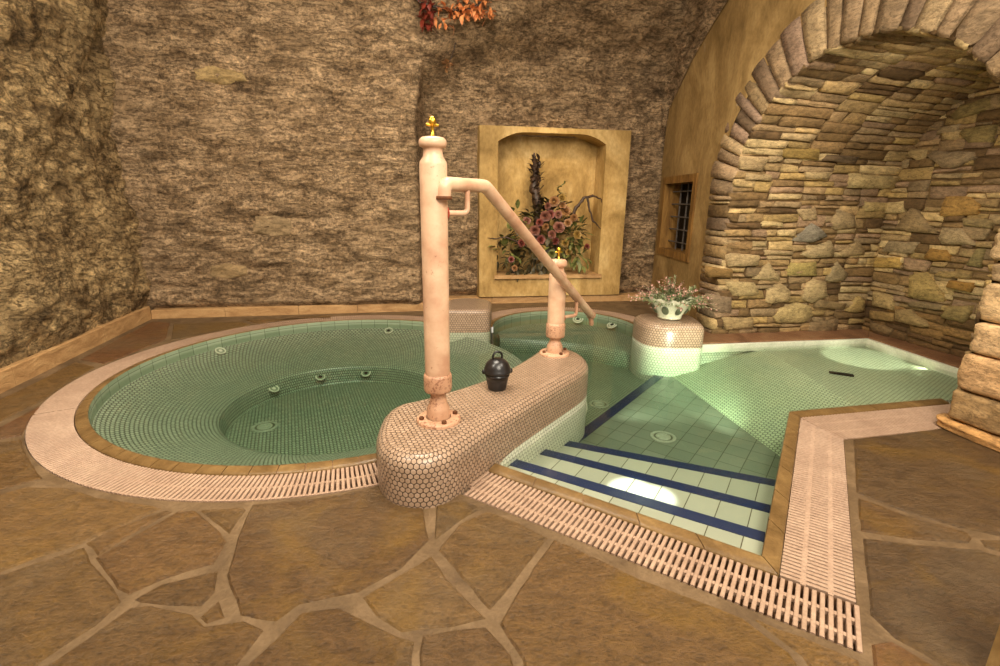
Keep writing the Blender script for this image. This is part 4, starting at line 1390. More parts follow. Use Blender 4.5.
# ------------------------------------------------------------------ ring of long stones round the arch and its jambs
RINGPAL = [(150, 126, 96), (138, 116, 90), (156, 134, 102), (126, 106, 82), (144, 122, 90), (132, 110, 92), (116, 96, 76)]
def voussoir(mb, a0, a1, r0, r1, dep, col):
    """wedge between two angles (pi = left springing), face in the arch wall"""
    n1 = 3
    def P(a, r, t):
        s, z = ARC_S + r * math.cos(a) * 1.0, ARC_Z + r * math.sin(a)
        p = AW(s, t)
        return Vector((p.x, p.y, z))
    g = 0.009
    a0 += g / r0 * 0.5; a1 -= g / r0 * 0.5
    fr = random.uniform(-0.022, 0.004)
    rows = []
    J = [random.uniform(-0.008, 0.008) for _ in range(8)]
    # profile runs: outer face -> inner edge -> soffit
    prof = [(r1, 0.02), (r1, fr), (r1 * .5 + r0 * .5, fr - 0.004 + J[0]), (r0 + 0.02, fr + J[1] * .5), (r0 + J[2] * .6, fr + 0.016), (r0 + J[3] * .6, dep * 0.5), (r0 + J[4], dep), (r0 + 0.06, dep)]
    na = 3
    e = 0.012
    for r, t in prof:
        row = []
        for k in range(na + 1):
            w = k / na
            a = a0 + (a1 - a0) * w
            edge = 0.010 if k in (0, na) else 0.0
            on_face = t < 0.02 and r > r0 + 0.01
            row.append(P(a, r + (0 if on_face else edge), t + (edge if on_face else 0)))
        rows.append(row)
    mb.grid(rows, None, 0, col, True)
    for idx in (0, na):
        c = [rw[idx] for rw in rows]
        mb.face(c if idx == 0 else list(reversed(c)), None, 0, col)
mb = MB()
bkm = MB()
a = 0.0
while a < math.pi - 0.02:
    st_ = random.uniform(0.085, 0.165) * (1.0 if a < 2.2 else 0.72)
    a1 = min(math.pi, a + st_)
    if math.pi - a1 < 0.04: a1 = math.pi
    am = (a + a1) / 2
    ro = ring_outer(am) + random.uniform(-0.01, 0.02)
    if random.random() < 0.2 and st_ > 0.12:
        h = ARC_R + (ro - ARC_R) * random.uniform(0.4, 0.65)
        voussoir(mb, a, a1, ARC_R, h - 0.004, random.uniform(0.14, 0.26), stone_col(RINGPAL))
        voussoir(mb, a, a1, h + 0.004, ro + 0.06, 0.05, stone_col(RINGPAL))
    else:
        voussoir(mb, a, a1, ARC_R, ro + 0.06, random.uniform(0.14, 0.30), stone_col(RINGPAL))
    a = a1
# mortar behind the ring
rows = []
for k in range(49):
    a = math.pi * k / 48
    row = []
    for r, t in ((1.19, 0.03), (ARC_R + 0.012, 0.012), (ARC_R + 0.012, 0.3)):
        p = AW(ARC_S + r * math.cos(a), t)
        row.append(Vector((p.x, p.y, ARC_Z + r * math.sin(a))))
    rows.append(row)
bkm.grid(rows, None, 0, None, True)
bkm.build('trim_arch_mortar', M['backing'], kind='structure')
# left jamb stones
def jamb_left(mb, z0, z1, t1, out, col):
    def P(s, z, t):
        p = AW(s, t); return Vector((p.x, p.y, z))
    se = ARC_S - ARC_R + random.uniform(-0.006, 0.006)
    g = 0.004
    z0 += g; z1 -= g
    sl_ = random.uniform(-0.006, 0.006)
    prof = [(out, 0.03), (out, -0.006), (se - 0.04, -0.012 + sl_), (se - 0.012, -0.006), (se, 0.012), (se + sl_, t1 * 0.5), (se + sl_, t1), (se - 0.06, t1)]
    rows = []
    for z, e in ((z0, 0.008), (z0 + 0.008, 0), ((z0 + z1) / 2, -0.003), (z1 - 0.008, 0), (z1, 0.008)):
        rows.append([P(s - (e if s > se - 0.02 else 0), z, t + (e if t < 0 else 0)) for s, t in prof])
    mb.grid(rows, None, 0, col, True)
    mb.face(rows[-1], None, 0, col)
z = 0.0
while z < ARC_Z:
    h = random.choice([0.05, 0.06, 0.075, 0.09, 0.11])
    z1 = min(ARC_Z, z + h)
    jamb_left(mb, z, z1, random.uniform(0.08, 0.22), ARC_S - 1.23, stone_col(PALETTE[:9] + RINGPAL))
    z = z1
mb.build('trim_arch', M['rubble'], kind='structure', weld=True)
bkm = MB()
def PJ(s, z, t):
    p = AW(s, t); return Vector((p.x, p.y, z))
sj = ARC_S - ARC_R - 0.015
bkm.grid([[PJ(ARC_S - 1.15, z, 0.014), PJ(sj, z, 0.014), PJ(sj, z, 0.3)] for z in (0, ARC_Z)], None, 0, None, False)
bkm.build('trim_jamb_mortar', M['backing'], kind='structure')

# right jamb: the big stacked stones of the pillar
def pillar_stone(s0, s1, t0, t1, z0, z1, col, bulge_=0.02, seed=0):
    m = MB()
    nx, ny, nz = 7, 7, 5
    cx, cy, cz = (s0 + s1) / 2, (t0 + t1) / 2, (z0 + z1) / 2
    hx, hy, hz = (s1 - s0) / 2, (t1 - t0) / 2, (z1 - z0) / 2
    def P(x, y, z):
        # superellipsoid rounding of a box plus roughness
        r = 0.32
        v = Vector((x, y, z))
        e = 11.0
        k = (abs(x) ** e + abs(y) ** e + abs(z) ** e) ** (1 / e)
        v = v / k
        d = 1 + bulge_ * 1.5 * noise.noise(Vector((x * 1.7 + seed, y * 1.7, z * 1.7 + seed))) + 0.012 * noise.noise(Vector((x * 5 + seed, y * 5, z * 3.0))) 
        q = Vector((cx + v.x * hx * d, cy + v.y * hy * d, 0))
        zz = cz + v.z * hz * (1 + 0.05 * noise.noise(Vector((x * 1.4 + seed, y * 1.4, seed))))
        w = AW(q.x, q.y)
        return Vector((w.x, w.y, zz))
    N_ = 15
    g = [-1 + 2 * i / (N_ - 1) for i in range(N_)]
    for f_ in (lambda a, b: (a, -1, b), lambda a, b: (a, 1, b), lambda a, b: (-1, a, b), lambda a, b: (1, a, b), lambda a, b: (a, b, -1), lambda a, b: (a, b, 1)):
        m.grid([[P(*f_(a, b)) for a in g] for b in g], None, 0, col, True)
    return m
allp = MB()
def merge(m):
    b = len(allp.v)
    allp.v += m.v
    allp.f += [[i + b for i in f_] for f_ in m.f]
    allp.uv += m.uv; allp.mi += m.mi; allp.col += m.col; allp.sm += m.sm
PILL = [(0.0, 0.065, 1.965, 3.1, -0.055, 0.62, (176, 134, 84)), (0.065, 0.235, 2.015, 2.28, -0.03, 0.5, (142, 116, 80)), (0.06, 0.14, 2.29, 2.75, -0.03, 0.3, (150, 122, 84)), (0.14, 0.235, 2.29, 2.9, -0.025, 0.3, (134, 108, 76)),
        (0.235, 0.435, 2.005, 2.62, -0.035, 0.55, (180, 146, 106)), (0.435, 0.60, 2.02, 2.6, -0.03, 0.46, (184, 154, 116)), (0.60, 0.80, 2.015, 2.55, -0.02, 0.5, (178, 150, 112)),
        (0.80, 0.90, 2.02, 2.7, -0.02, 0.42, (160, 136, 104)), (0.90, 1.05, 2.01, 2.5, -0.03, 0.46, (170, 144, 108)), (1.05, 1.20, 2.02, 2.6, -0.02, 0.4, (176, 150, 112)),
        (0.235, 0.34, 2.64, 3.2, -0.02, 0.3, (140, 112, 76)), (0.34, 0.5, 2.63, 3.2, -0.02, 0.3, (160, 132, 92)), (0.5, 0.72, 2.6, 3.2, -0.02, 0.3, (150, 124, 88)), (0.72, 1.2, 2.6, 3.2, -0.02, 0.3, (158, 130, 92))]
for i, (z0, z1, s0_, s1_, t0, t1, c) in enumerate(PILL):
    merge(pillar_stone(s0_, s1_, t0, t1, z0 + 0.002, z1 - 0.002, lin(tuple(min(255, v * 1.12) for v in c)), 0.025, i * 3.7))
allp.build('wall_pillar', M['rubble'], kind='structure', weld=True)

# near ochre pier at the right edge
m = MB()
pr = [Vector(q) for q in ((1.222, 0.97), (2.0, 0.72), (2.0, 0.1), (1.215, 0.2))]
slab(m, pr, -0.02, 0.46, 0.02)
m.build('wall_front', M['plaster'], kind='structure')

# ------------------------------------------------------------------ plaster niche on the back wall
NA = Vector((-0.55, 5.57)); ND = Vector((2.4, 0.41)).normalized(); NN = Vector((ND.y, -ND.x))   # NN towards the room
def NP(s, z, d):
    p = NA + ND * s + NN * d
    return Vector((p.x, p.y, z))
root = thing('wall_niche', NP(1.17, 0.085, 0.0), 'ochre plaster framed niche with a flat arched top on the back wall', 'niche')
o0, o1, oz0, oz1 = 0.30, 2.00, 0.085, 1.93
i0, i1, iz0, iz1 = 0.50, 1.72, 0.325, 1.875
m = MB()
def opening(n=24):
    """inner outline, counter-clockwise from lower left"""
    pts = [(i0, iz0), (i1, iz0)]
    for k in range(n + 1):
        u = k / n
        s = i1 + (i0 - i1) * u
        x = abs(2 * u - 1)
        z = iz1 - 0.10 * max(0.0, (x - 0.5) / 0.5) ** 2
        pts.append((s, z))
    return pts
ip = opening()
fd = 0.06
# frame front: quads between the opening and the outer rectangle
op = []
for s, z in ip:
    if (s, z) == ip[0]: op.append((o0, oz0))
    elif (s, z) == ip[1]: op.append((o1, oz0))
    else: op.append((o1 + (o0 - o1) * ((i1 - s) / (i1 - i0)), oz1))
n = len(ip)
for k in range(n):
    q = (k + 1) % n
    m.face([NP(*op[k], fd), NP(*op[q], fd), NP(*ip[q], fd), NP(*ip[k], fd)])
# outer sides
ob = [(o0, oz0), (o1, oz0), (o1, oz1), (o0, oz1)]
ow = [(o0 - 0.01, oz0 - 0.01), (o1 + 0.05, oz0 - 0.01), (o1 + 0.05, oz1 + 0.01), (o0 - 0.01, oz1 + 0.01)]
for k in range(4):
    q = (k + 1) % 4
    m.face([NP(*ow[k], -0.14), NP(*ow[q], -0.14), NP(*ob[q], fd), NP(*ob[k], fd)])
m.build('frame', M['niche'], root)
m = MB()
dpt = -0.25
rows = [[NP(s, z, fd) for s, z in ip], [NP(s, z, dpt) for s, z in ip]]
m.grid(rows, None, 0, None, False, True)
m.build('reveal', M['niche'], root)
m = MB()
m.face([NP(s, z, dpt) for s, z in ip])
m.build('back_panel', M['niche'], root)
m = MB()
P8 = [(i0 - 0.03, iz0 - 0.03), (i1 + 0.03, iz0 - 0.03), (i1 + 0.03, iz0 + 0.012), (i0 - 0.03, iz0 + 0.012)]
a = [NP(s, z, fd + 0.03) for s, z in P8]; b = [NP(s, z, dpt) for s, z in P8]
for k in range(4):
    q = (k + 1) % 4
    m.face([b[k], b[q], a[q], a[k]])
m.face(a)
m.build('sill', M['kerb'], root)

# ------------------------------------------------------------------ plants
def leaf(m, base, d, L, w, up=Vector((0, 0, 1)), curl=0.2, mi=0, n=4):
    """pointed leaf with a keel, starting at base along d"""
    d = Vector(d).normalized()
    side = d.cross(up)
    if side.length < 1e-3: side = d.cross(Vector((1, 0, 0)))
    side.normalize(); nrm = side.cross(d).normalized()
    rows = []
    for k in range(n + 1):
        u = k / n
        ww = w * math.sin(math.pi * min(1, u * 0.92 + 0.06)) * 0.5
        c = base + d * (L * u) - nrm * (curl * L * u * u)
        rows.append([c - side * ww + nrm * ww * 0.35, c, c + side * ww + nrm * ww * 0.35])
    m.grid(rows, None, mi, None, True)

def rnd_dir(zmin=-1, zmax=1):
    while True:
        v = Vector((random.uniform(-1, 1), random.uniform(-1, 1), random.uniform(zmin, zmax)))
        if 0.1 < v.length < 1: return v.normalized()

def rose(name, c, r, mat_, parent, face=Vector((0, -1, 0.1))):
    """rose head of spiralling cupped petals"""
    m = MB()
    face = face.normalized()
    q = Vector((0, 0, 1)).rotation_difference(face)
    for ringi, (rr, hh, cnt, tilt) in enumerate(((0.22, 0.55, 3, 0.10), (0.45, 0.5, 4, 0.30), (0.72, 0.38, 5, 0.62), (0.98, 0.20, 6, 0.95))):
        for k in range(cnt):
            a = 2 * math.pi * (k + 0.37 * ringi) / cnt
            rows = []
            for u in (0, 0.35, 0.7, 1.0):
                row = []
                for w in (-1, -0.5, 0, 0.5, 1):
                    aa = a + w * (0.95 * math.pi / cnt) * (0.65 + 0.5 * math.sin(math.pi * min(u, 0.8)))
                    rad = r * (0.12 + (rr - 0.05) * (u ** 0.8)) * (1 - 0.06 * w * w * u)
                    z = r * (hh * u * (1.2 - 0.5 * tilt * u) - 0.1)
                    row.append(Vector(c) + q @ Vector((rad * math.cos(aa), rad * math.sin(aa), z)))
                rows.append(row)
            m.grid(rows, None, 0, None, True)
    return m.build(name, mat_, parent)

# dried arrangement standing on the niche sill
AR_ROOT = NP(1.08, iz0 + 0.012, 0.0)
arr = thing('dried_flower_arrangement', AR_ROOT, 'dried arrangement of roses, leaves and twisted twigs standing in the niche', 'flowers')
def twig(path, rads, name='twig', knots=True):
    m = MB()
    pts = [NP(*p) for p in path]
    fine, rr = [], []
    for i in range(len(pts) - 1):
        for k in range(4):
            u = k / 4
            j = Vector((random.uniform(-1, 1), random.uniform(-1, 1), random.uniform(-1, 1))) * 0.006
            fine.append(pts[i].lerp(pts[i + 1], u) + j)
            rr.append((rads[i] + (rads[i + 1] - rads[i]) * u) * random.uniform(0.75, 1.3))
    fine.append(pts[-1]); rr.append(rads[-1])
    m.tube(fine, rr, 7)
    return m
m = twig([(1.0, 0.5, -0.06), (0.985, 0.95, -0.05), (0.98, 1.15, -0.04), (0.93, 1.32, -0.05), (0.95, 1.48, -0.05), (0.925, 1.68, -0.05)], [0.035, 0.045, 0.05, 0.05, 0.042, 0.008])
for k in range(130):
    z = random.uniform(1.12, 1.60); w = 0.085 * math.sin(math.pi * min(1, (1.66 - z) / 0.52 * 0.8 + 0.15))
    b = NP(0.95 + random.uniform(-w, w) * 0.6, z, -0.05 + random.uniform(-0.03, 0.05))
    leaf(m, b, (random.uniform(-1, 1), random.uniform(-0.6, 0.1), random.uniform(0.3, 1.4)), random.uniform(0.05, 0.10), random.uniform(0.025, 0.045), curl=random.uniform(-0.3, 0.5))
m.build('branch', M['twig'], arr)
twig([(1.35, 0.9, 0.0), (1.42, 1.10, 0.02), (1.50, 1.20, 0.03), (1.60, 1.23, 0.03), (1.70, 1.20, 0.03), (1.73, 1.15, 0.03)], [0.02, 0.018, 0.016, 0.012, 0.009, 0.004]).build('twig', M['twig'], arr)
twig([(1.54, 1.21, 0.03), (1.565, 1.10, 0.04), (1.62, 0.95, 0.05), (1.72, 0.86, 0.05)], [0.014, 0.013, 0.011, 0.004]).build('twig', M['twig'], arr)
twig([(0.85, 0.66, 0.02), (0.60, 0.77, 0.05), (0.50, 0.75, 0.06), (0.39, 0.76, 0.07)], [0.012, 0.009, 0.007, 0.003]).build('twig', M['twig'], arr)
m = MB()
sp = []
for k in range(40):
    u = k / 39
    sp.append(NP(1.23 + 0.05 * math.sin(u * 14) * (1 - 0.3 * u), 1.02 + 0.36 * u, 0.02 + 0.05 * math.cos(u * 14)))
m.tube(sp, 0.006, 6)
for k in range(30):
    b = random.choice(sp)
    leaf(m, b, rnd_dir(-0.2, 1), random.uniform(0.04, 0.07), 0.022)
m.build('curled_fern', M['leaf'], arr)
m = MB()
for cx_, cz_, cnt, rx, rz in ((0.62, 0.62, 46, 0.15, 0.13), (1.50, 0.55, 34, 0.12, 0.12), (0.72, 1.0, 20, 0.10, 0.09), (1.2, 0.70, 60, 0.32, 0.22), (1.42, 0.78, 26, 0.14, 0.16)):
    for k in range(cnt):
        a = random.uniform(0, 6.28); q = math.sqrt(random.random())
        b = NP(cx_ + rx * q * math.cos(a), cz_ + rz * q * math.sin(a), random.uniform(-0.12, 0.10))
        leaf(m, b, (math.cos(a) * 0.8, -0.6, math.sin(a) + random.uniform(-0.3, 0.5)), random.uniform(0.06, 0.12), random.uniform(0.035, 0.055), curl=random.uniform(0, 0.5))
m.build('green_leaves', M['leaf'], arr, 'stuff')
m = MB()
for cx_, cz_, cnt, rx, rz in ((1.0, 0.52, 120, 0.30, 0.17), (0.72, 0.46, 34, 0.10, 0.12), (1.1, 0.80, 190, 0.40, 0.30), (1.15, 1.05, 70, 0.22, 0.16), (0.55, 0.55, 14, 0.08, 0.10)):
    for k in range(cnt):
        a = random.uniform(0, 6.28); q = math.sqrt(random.random())
        b = NP(cx_ + rx * q * math.cos(a), max(iz0 + 0.05, cz_ + rz * q * math.sin(a)), random.uniform(-0.15, 0.05))
        leaf(m, b, (math.cos(a), -0.5, math.sin(a) * 0.8), random.uniform(0.06, 0.13), random.uniform(0.035, 0.06), curl=random.uniform(0, 0.5))
m.build('dark_leaves', M['leaf_dark'], arr, 'stuff')
for s, z, r, k in ((1.04, 1.00, 0.10, 'rose'), (0.92, 0.84, 0.10, 'rose'), (1.20, 0.88, 0.11, 'rose'), (1.0, 0.74, 0.085, 'rose_red'), (1.10, 1.02, 0.085, 'rose_red'),
                   (1.13, 1.16, 0.095, 'apricot'), (1.28, 1.06, 0.10, 'apricot'), (1.22, 1.20, 0.075, 'ochreleaf'), (0.83, 0.95, 0.075, 'rose'), (1.38, 0.98, 0.08, 'apricot'),
                   (1.42, 0.80, 0.085, 'ochreleaf'), (1.28, 0.70, 0.075, 'ochreleaf'), (0.78, 0.70, 0.075, 'rose_red'), (1.13, 0.58, 0.085, 'leaf'), (0.95, 0.56, 0.085, 'leaf_dark'), (1.55, 0.66, 0.06, 'rose_red'), (0.66, 0.52, 0.06, 'rose_red'), (0.70, 0.42, 0.06, 'apricot'),
                   (0.98, 0.93, 0.07, 'rose_red'), (1.12, 0.80, 0.08, 'rose'), (1.19, 1.02, 0.075, 'rose'), (1.30, 0.93, 0.075, 'apricot'), (0.88, 0.73, 0.07, 'rose'), (1.05, 0.88, 0.07, 'apricot'), (1.18, 0.72, 0.07, 'rose_red'), (1.34, 0.60, 0.07, 'ochreleaf'), (1.06, 1.11, 0.065, 'rose'), (1.02, 0.64, 0.07, 'ochreleaf'), (1.24, 1.12, 0.07, 'apricot'), (0.74, 0.82, 0.06, 'leaf_dark')):
    rose('rose_head', NP(s, z, 0.09 + random.uniform(-0.02, 0.03)), r * 0.60, M[k], arr, Vector((random.uniform(-0.4, 0.4), -1, random.uniform(-0.2, 0.5))))

# heather bowl on the small plinth
PX, PY, PZ = 1.455, 4.12, 0.198
bowl = thing('flower_bowl', (PX, PY, PZ), 'cream footed bowl with dark ovals full of pink heather on the small plinth', 'flower pot')
m = MB()
nb = 48
prof = [(0.085, 0.0), (0.10, 0.004), (0.102, 0.02), (0.10, 0.03), (0.135, 0.085), (0.165, 0.14), (0.185, 0.178)]
rows = []
for r, z in prof:
    rows.append([Vector((PX + r * math.cos(6.2832 * j / nb), PY + r * math.sin(6.2832 * j / nb), PZ + z + (0.012 * abs(math.sin(6.2832 * j / nb * 6)) if z > 0.17 else 0))) for j in range(nb)])
for r, dz in ((0.178, 0.0), (0.15, -0.05), (0.0, -0.055)):
    rows.append([Vector((PX + r * math.cos(6.2832 * j / nb), PY + r * math.sin(6.2832 * j / nb), PZ + 0.178 + dz + (0.012 * abs(math.sin(6.2832 * j / nb * 6)) if dz == 0 else 0))) for j in range(nb)])
m.grid(rows, None, 0, None, True, True)
m.build('bowl', M['porcelain'], bowl)
for k in range(8):
    a = 2 * math.pi * (k + 0.25) / 8
    d = Vector((math.cos(a), math.sin(a), 0)); t_ = Vector((-d.y, d.x, 0))
    c = Vector((PX, PY, PZ + 0.092)) + d * 0.140
    nrm = (d - Vector((0, 0, 0.52))).normalized(); up_ = nrm.cross(t_).normalized()
    m = MB()
    rim = [c + nrm * 0.003 + t_ * (0.030 * math.cos(x)) + up_ * (0.045 * math.sin(x)) for x in [6.2832 * i / 20 for i in range(20)]]
    m.grid([rim, [c + nrm * 0.008 + (p - c) * 0.8 for p in rim]], None, 0, None, True, True)
    m.face([c + nrm * 0.008 + (p - c) * 0.8 for p in rim])
    m.build('oval_medallion', M['oval'], bowl)
hs, hf = MB(), MB()
for k in range(120):
    a = random.uniform(0, 6.2832); sp_ = random.random() ** 0.6
    d = Vector((math.cos(a) * sp_, math.sin(a) * sp_, random.uniform(0.35, 1.0) * (1.1 - 0.75 * sp_) + 0.05)).normalized()
    b = Vector((PX + 0.12 * sp_ * math.cos(a), PY + 0.12 * sp_ * math.sin(a), PZ + 0.13))
    L = random.uniform(0.17, 0.26) * (1.05 if sp_ > 0.6 else 0.9)
    e = b + d * L - Vector((0, 0, 0.05 * sp_))
    hs.tube([b, b.lerp(e, 0.5) + Vector((0, 0, 0.015)), e], [0.003, 0.0025, 0.0015], 4)
    pink = random.random() < 0.72
    for q in range(11):
        u = 0.35 + 0.65 * q / 10
        p = b.lerp(e, u) + Vector((0, 0, 0.015 * (1 - abs(2 * u - 1))))
        leaf(hf if (pink and u > 0.55) else hs, p, (d + rnd_dir() * 1.2), random.uniform(0.018, 0.032), 0.010, n=2)
    if not pink:
        for q in range(6):
            leaf(hs, b.lerp(e, 0.4 + 0.1 * q), d * 0.7 + rnd_dir(), 0.045, 0.012, n=3)
hs.build('heather_foliage', M['sage'], bowl, 'stuff')
hf.build('heather_flowers', M['heather'], bowl, 'stuff')

# dried garland hooked under the vault at the edge of the recess
GA = Vector((-0.55, 5.3)); GD = Vector((2.4, 0.41)).normalized(); GN = Vector((GD.y, -GD.x))
def GP(s, z, d=0.12):
    d = d + (0.17 if z > 2.75 else 0.0)
    p = GA + GD * s + GN * d
    return Vector((p.x, p.y, z - (0.17 if z > 2.75 else 0)))
gar = thing('dried_garland', GP(0.0, 3.05), 'dried red and orange leaf garland hanging from the vault above the tall post', 'garland')
m = MB()
m.tube([GP(-0.42, 3.16), GP(-0.25, 3.02), GP(0.0, 2.98), GP(0.2, 3.0), GP(0.42, 3.14)], [0.012] * 5, 8)
m.tube([GP(-0.22, 3.02), GP(-0.20, 2.9), GP(-0.19, 2.80)], [0.006, 0.005, 0.003], 6)
m.build('vine', M['twig'], gar)
def cluster(name, s0, s1, z0, z1, cnt, mm, kind='stuff'):
    m = MB()
    for k in range(cnt):
        b = GP(random.uniform(s0, s1), random.uniform(z0, z1), random.uniform(0.08, 0.18))
        leaf(m, b, (random.uniform(-1, 1), random.uniform(-0.8, 0.1), random.uniform(-1.2, 0.4)), random.uniform(0.05, 0.09), random.uniform(0.03, 0.045), curl=random.uniform(-0.2, 0.5))
    m.build(name, mm, gar, kind)
cluster('red_leaves', -0.24, -0.15, 2.84, 3.06, 60, M['redleaf'])
cluster('orange_leaves', -0.14, 0.04, 2.86, 3.04, 26, M['orange'])
cluster('orange_leaves', 0.04, 0.38, 2.93, 3.10, 90, M['orange'])
spr = thing('dried_sprig', GP(0.0, 2.40, 0.02), 'tiny pale dried flower sprig on the rock below the garland', 'dried sprig')
m = MB()
m.tube([GP(0.10, 2.70, 0.07), GP(0.06, 2.55, 0.07), GP(0.01, 2.42, 0.05)], [0.004, 0.004, 0.003], 5)
m.build('stem', M['twig'], spr)
m = MB()
for k in range(26):
    b = GP(random.uniform(-0.05, 0.05), random.uniform(2.38, 2.46), random.uniform(0.04, 0.09))
    leaf(m, b, (random.uniform(-1, 1), -0.6, random.uniform(-0.8, 0.8)), random.uniform(0.03, 0.05), 0.025)
m.build('petals', M['apricot'], spr, 'stuff')

# ------------------------------------------------------------------ pipe posts and handrail
def bolt(m, loc, r=0.011, h=0.016):
    rows = []
    for rr, z in ((r, 0), (r, h * 0.8), (r * 0.8, h), (0.0005, h)):
        rows.append([Vector(loc) + Vector((rr * math.cos(math.pi / 3 * j), rr * math.sin(math.pi / 3 * j), z)) for j in range(6)])
    m.grid(rows, None, 0, None, False, True)

def pipe_post(name, base, label, zc, tap_h, body_r, spout_dir, bracket):
    """base at the flange; zc: dict of heights above the floor"""
    bx, by = base
    root = thing(name, (bx, by, BT), label, 'pipe post')
    R = body_r
    def part(pn, prof, mm):
        m = MB(); m.lathe(prof, (bx, by, 0), 36)
        return m.build(pn, mm, root)
    z = zc
    fl = part('base_flange', [(R * 1.80, BT), (R * 1.80, BT + 0.010), (R * 1.68, BT + 0.016), (R * 1.02, BT + 0.018)], M['paint_worn'])
    for k in range(4):
        a = math.radians(25 + 90 * k)
        m = MB(); bolt(m, (bx + R * 1.44 * math.cos(a), by + R * 1.44 * math.sin(a), BT + 0.014))
        m.build('bolt', M['rust'], fl)
    part('foot', [(R * 0.94, BT + 0.012), (R * 0.94, z['foot']), (R * 0.90, z['foot'] + 0.010), (R * 0.72, z['foot'] + 0.030), (R * 0.63, z['neck0'] - 0.012), (R * 0.60, z['neck0'] + 0.004), (R * 0.74, z['neck0'] + 0.008), (R * 0.74, z['neck1']), (R * 0.9, z['neck1'] + 0.006)], M['paint_worn'])
    part('collar', [(R * 0.8, z['neck1']), (R * 1.06, z['neck1'] + 0.004), (R * 1.13, z['neck1'] + 0.014), (R * 1.13, z['col1'] - 0.010), (R * 1.08, z['col1']), (R * 0.99, z['col1'] + 0.003)], M['paint_worn'])
    part('pipe', [(R, z['col1'] - 0.01), (R, z['sh0']), (R * 0.96, z['sh0'] + 0.012), (R * 0.74, z['sh1']), (R * 0.68, z['nk']), (R * 0.72, z['cap0'] - 0.004), (R * 0.9, z['cap0'])], M['paint'])
    part('cap', [(R * 0.72, z['cap0'] - 0.006), (R * 0.96, z['cap0']), (R * 1.0, z['cap0'] + 0.010), (R * 0.98, z['cap1'] - 0.010), (R * 0.80, z['cap1']), (R * 0.2, z['cap1'] + 0.005), (0.0005, z['cap1'] + 0.006)], M['paint'])
    t0 = z['cap1']
    h = tap_h
    tp = part('tap', [(h * 0.16, t0), (h * 0.15, t0 + h * 0.08), (h * 0.10, t0 + h * 0.12), (h * 0.09, t0 + h * 0.58), (h * 0.17, t0 + h * 0.62), (h * 0.20, t0 + h * 0.74), (h * 0.17, t0 + h * 0.92), (h * 0.10, t0 + h), (0.0005, t0 + h)], M['brass'])
    m = MB()
    q = Vector((0.92, 0.38, 0)) * (h * 0.34)
    c = Vector((bx, by, t0 + h * 0.60))
    m.tube([c - q, c - q * 0.9, c + q * 0.9, c + q], [h * 0.05, h * 0.075, h * 0.075, h * 0.05], 8)
    m.build('tap_lever', M['brass'], tp)
    return root

P1, P2 = Vector((-0.266, 1.991)), Vector((0.350, 2.994))
tall = pipe_post('pipe_post', P1, 'tall pink painted pipe post with brass tap on the near end of the plinth',
                 dict(foot=0.270, neck0=0.338, neck1=0.352, col1=0.432, sh0=1.283, sh1=1.313, nk=1.333, cap0=1.350, cap1=1.382), 0.075, 0.0535, None, None)
short = pipe_post('pipe_post', P2, 'short pink painted pipe post at the far end of the plinth below the handrail',
                  dict(foot=0.262, neck0=0.312, neck1=0.326, col1=0.418, sh0=0.715, sh1=0.742, nk=0.762, cap0=0.775, cap1=0.815), 0.075, 0.0535, None, None)

HD = unit(P2 - P1); HR = Vector((HD.y, -HD.x))
HO = 0.072
def HP(t, z, off=HO):
    p = P1 + HR * off + HD * t
    return Vector((p.x, p.y, z))
def rounded_path(pts, rad, n=6):
    out = [pts[0]]
    for i in range(1, len(pts) - 1):
        a, b, c = pts[i - 1], pts[i], pts[i + 1]
        u, w = (a - b), (c - b)
        k = min(rad, u.length * 0.45, w.length * 0.45)
        p0, p1 = b + u.normalized() * k, b + w.normalized() * k
        for j in range(n + 1):
            x = j / n
            out.append(p0.lerp(b, x).lerp(b.lerp(p1, x), x))
    return out + [pts[-1]]
rail = thing('handrail', HP(0.0, 1.16), 'pink pipe handrail bending down from the tall post to past the short post', 'handrail')
m = MB()
m.tube(rounded_path([HP(-0.005, 1.155, 0.052), HP(-0.005, 1.213, 0.058), HP(0.255, 1.213), HP(1.60, 0.396)], 0.02), 0.0275, 16)
m.build('rail_pipe', M['paint'], rail)
m = MB()
m.lathe([(0.026, -0.003), (0.033, -0.003), (0.033, 0.010), (0.026, 0.010)], HP(-0.005, 1.158, 0.052), 20)
m.build('joint_ring', M['rust'], rail)
m = MB()
dr = (HP(1.60, 0.396) - HP(0.255, 1.222)).normalized()
e = HP(1.60, 0.396)
m.lathe([(0.0278, -0.02), (0.031, -0.015), (0.031, 0.004), (0.024, 0.008), (0.0005, 0.008)], e, 16, axis=dr)
m.tube(rounded_path([e - Vector((0, 0, 0.01)) - dr * 0.012, e - Vector((0, 0, 0.045)) + dr * 0.004, e - Vector((0, 0, 0.065)) + dr * 0.012], 0.015), [0.02] + [0.017] * 7 + [0.014], 10)
m.build('end_cap', M['paint_worn'], rail)
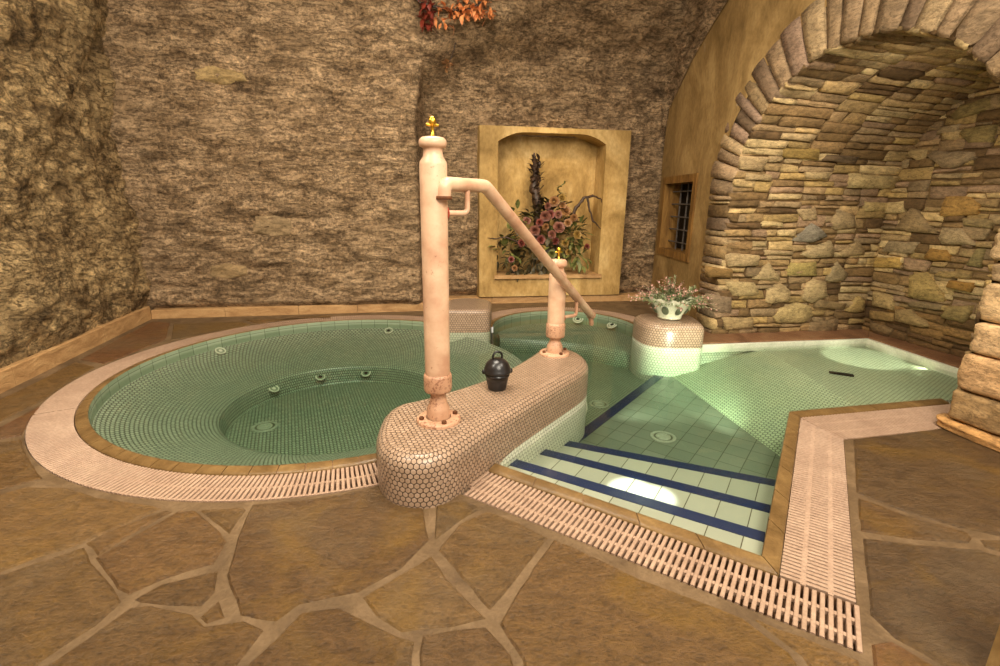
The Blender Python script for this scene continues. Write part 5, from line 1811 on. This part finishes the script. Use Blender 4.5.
# small bent brackets tying the rail to the posts
def bracket(pts, seal, seal_axis):
    m = MB(); m.tube(rounded_path(pts, 0.022), 0.011, 10)
    b = m.build('bracket', M['paint'], rail)
    m = MB(); m.lathe([(0.011, -0.002), (0.024, -0.002), (0.026, 0.003), (0.020, 0.006), (0.011, 0.007)], seal, 18, axis=seal_axis)
    s_ = m.build('bracket_washer', M['red'], b)
    s_['label'] = 'red stained round washer'
c1 = Vector((P1.x, P1.y, 1.103))
d1 = (HP(0.11, 1.103, 0.066) - c1); d1.normalize()
bracket([HP(0.125, 1.20), HP(0.125, 1.103), c1 + d1 * 0.05], c1 + d1 * 0.052, d1)
c2 = Vector((P2.x, P2.y, 0.448))
tz = lambda t: 1.222 + (0.396 - 1.222) * (t - 0.255) / (1.60 - 0.255)
q2 = HP(1.325, 0.448)
d2 = (q2 - c2); d2.z = 0; d2.normalize()
bracket([HP(1.325, tz(1.325) - 0.01), HP(1.325, 0.448), c2 + d2 * 0.05], c2 + d2 * 0.052, d2)

# ------------------------------------------------------------------ black lidded pot on the plinth
BX, BY = -0.011, 2.375
pot = thing('lidded_pot', (BX, BY, BT), 'small black bucket shaped pot with domed lid standing on the mosaic plinth', 'pot')
m = MB()
m.lathe([(0.0005, 0.002), (0.044, 0.0), (0.048, 0.006), (0.056, 0.05), (0.060, 0.075), (0.064, 0.076), (0.064, 0.082), (0.061, 0.083), (0.064, 0.096)], (BX, BY, BT), 32)
m.build('bucket', M['black'], pot)
m = MB()
m.lathe([(0.060, 0.092), (0.071, 0.094), (0.073, 0.100), (0.069, 0.106), (0.066, 0.120), (0.055, 0.143), (0.036, 0.160), (0.018, 0.166), (0.0005, 0.167)], (BX, BY, BT), 32)
lid = m.build('lid', M['black'], pot)
m = MB()
c = Vector((BX, BY, BT + 0.176))
ringp = [c + Vector((0.026 * math.cos(6.2832 * i / 24) * 0.9, 0.026 * math.cos(6.2832 * i / 24) * 0.4, 0.024 * math.sin(6.2832 * i / 24))) for i in range(25)]
m.tube(ringp, 0.0055, 8, cap=False)
m.build('ring_handle', M['black'], lid)
for sgn in (-1, 1):
    m = MB(); c = Vector((BX + sgn * 0.069, BY + sgn * 0.012, BT + 0.096))
    m.lathe([(0.0005, -0.012), (0.008, -0.010), (0.010, 0.0), (0.008, 0.010), (0.0005, 0.012)], c, 12)
    m.build('side_lug', M['black'], pot)
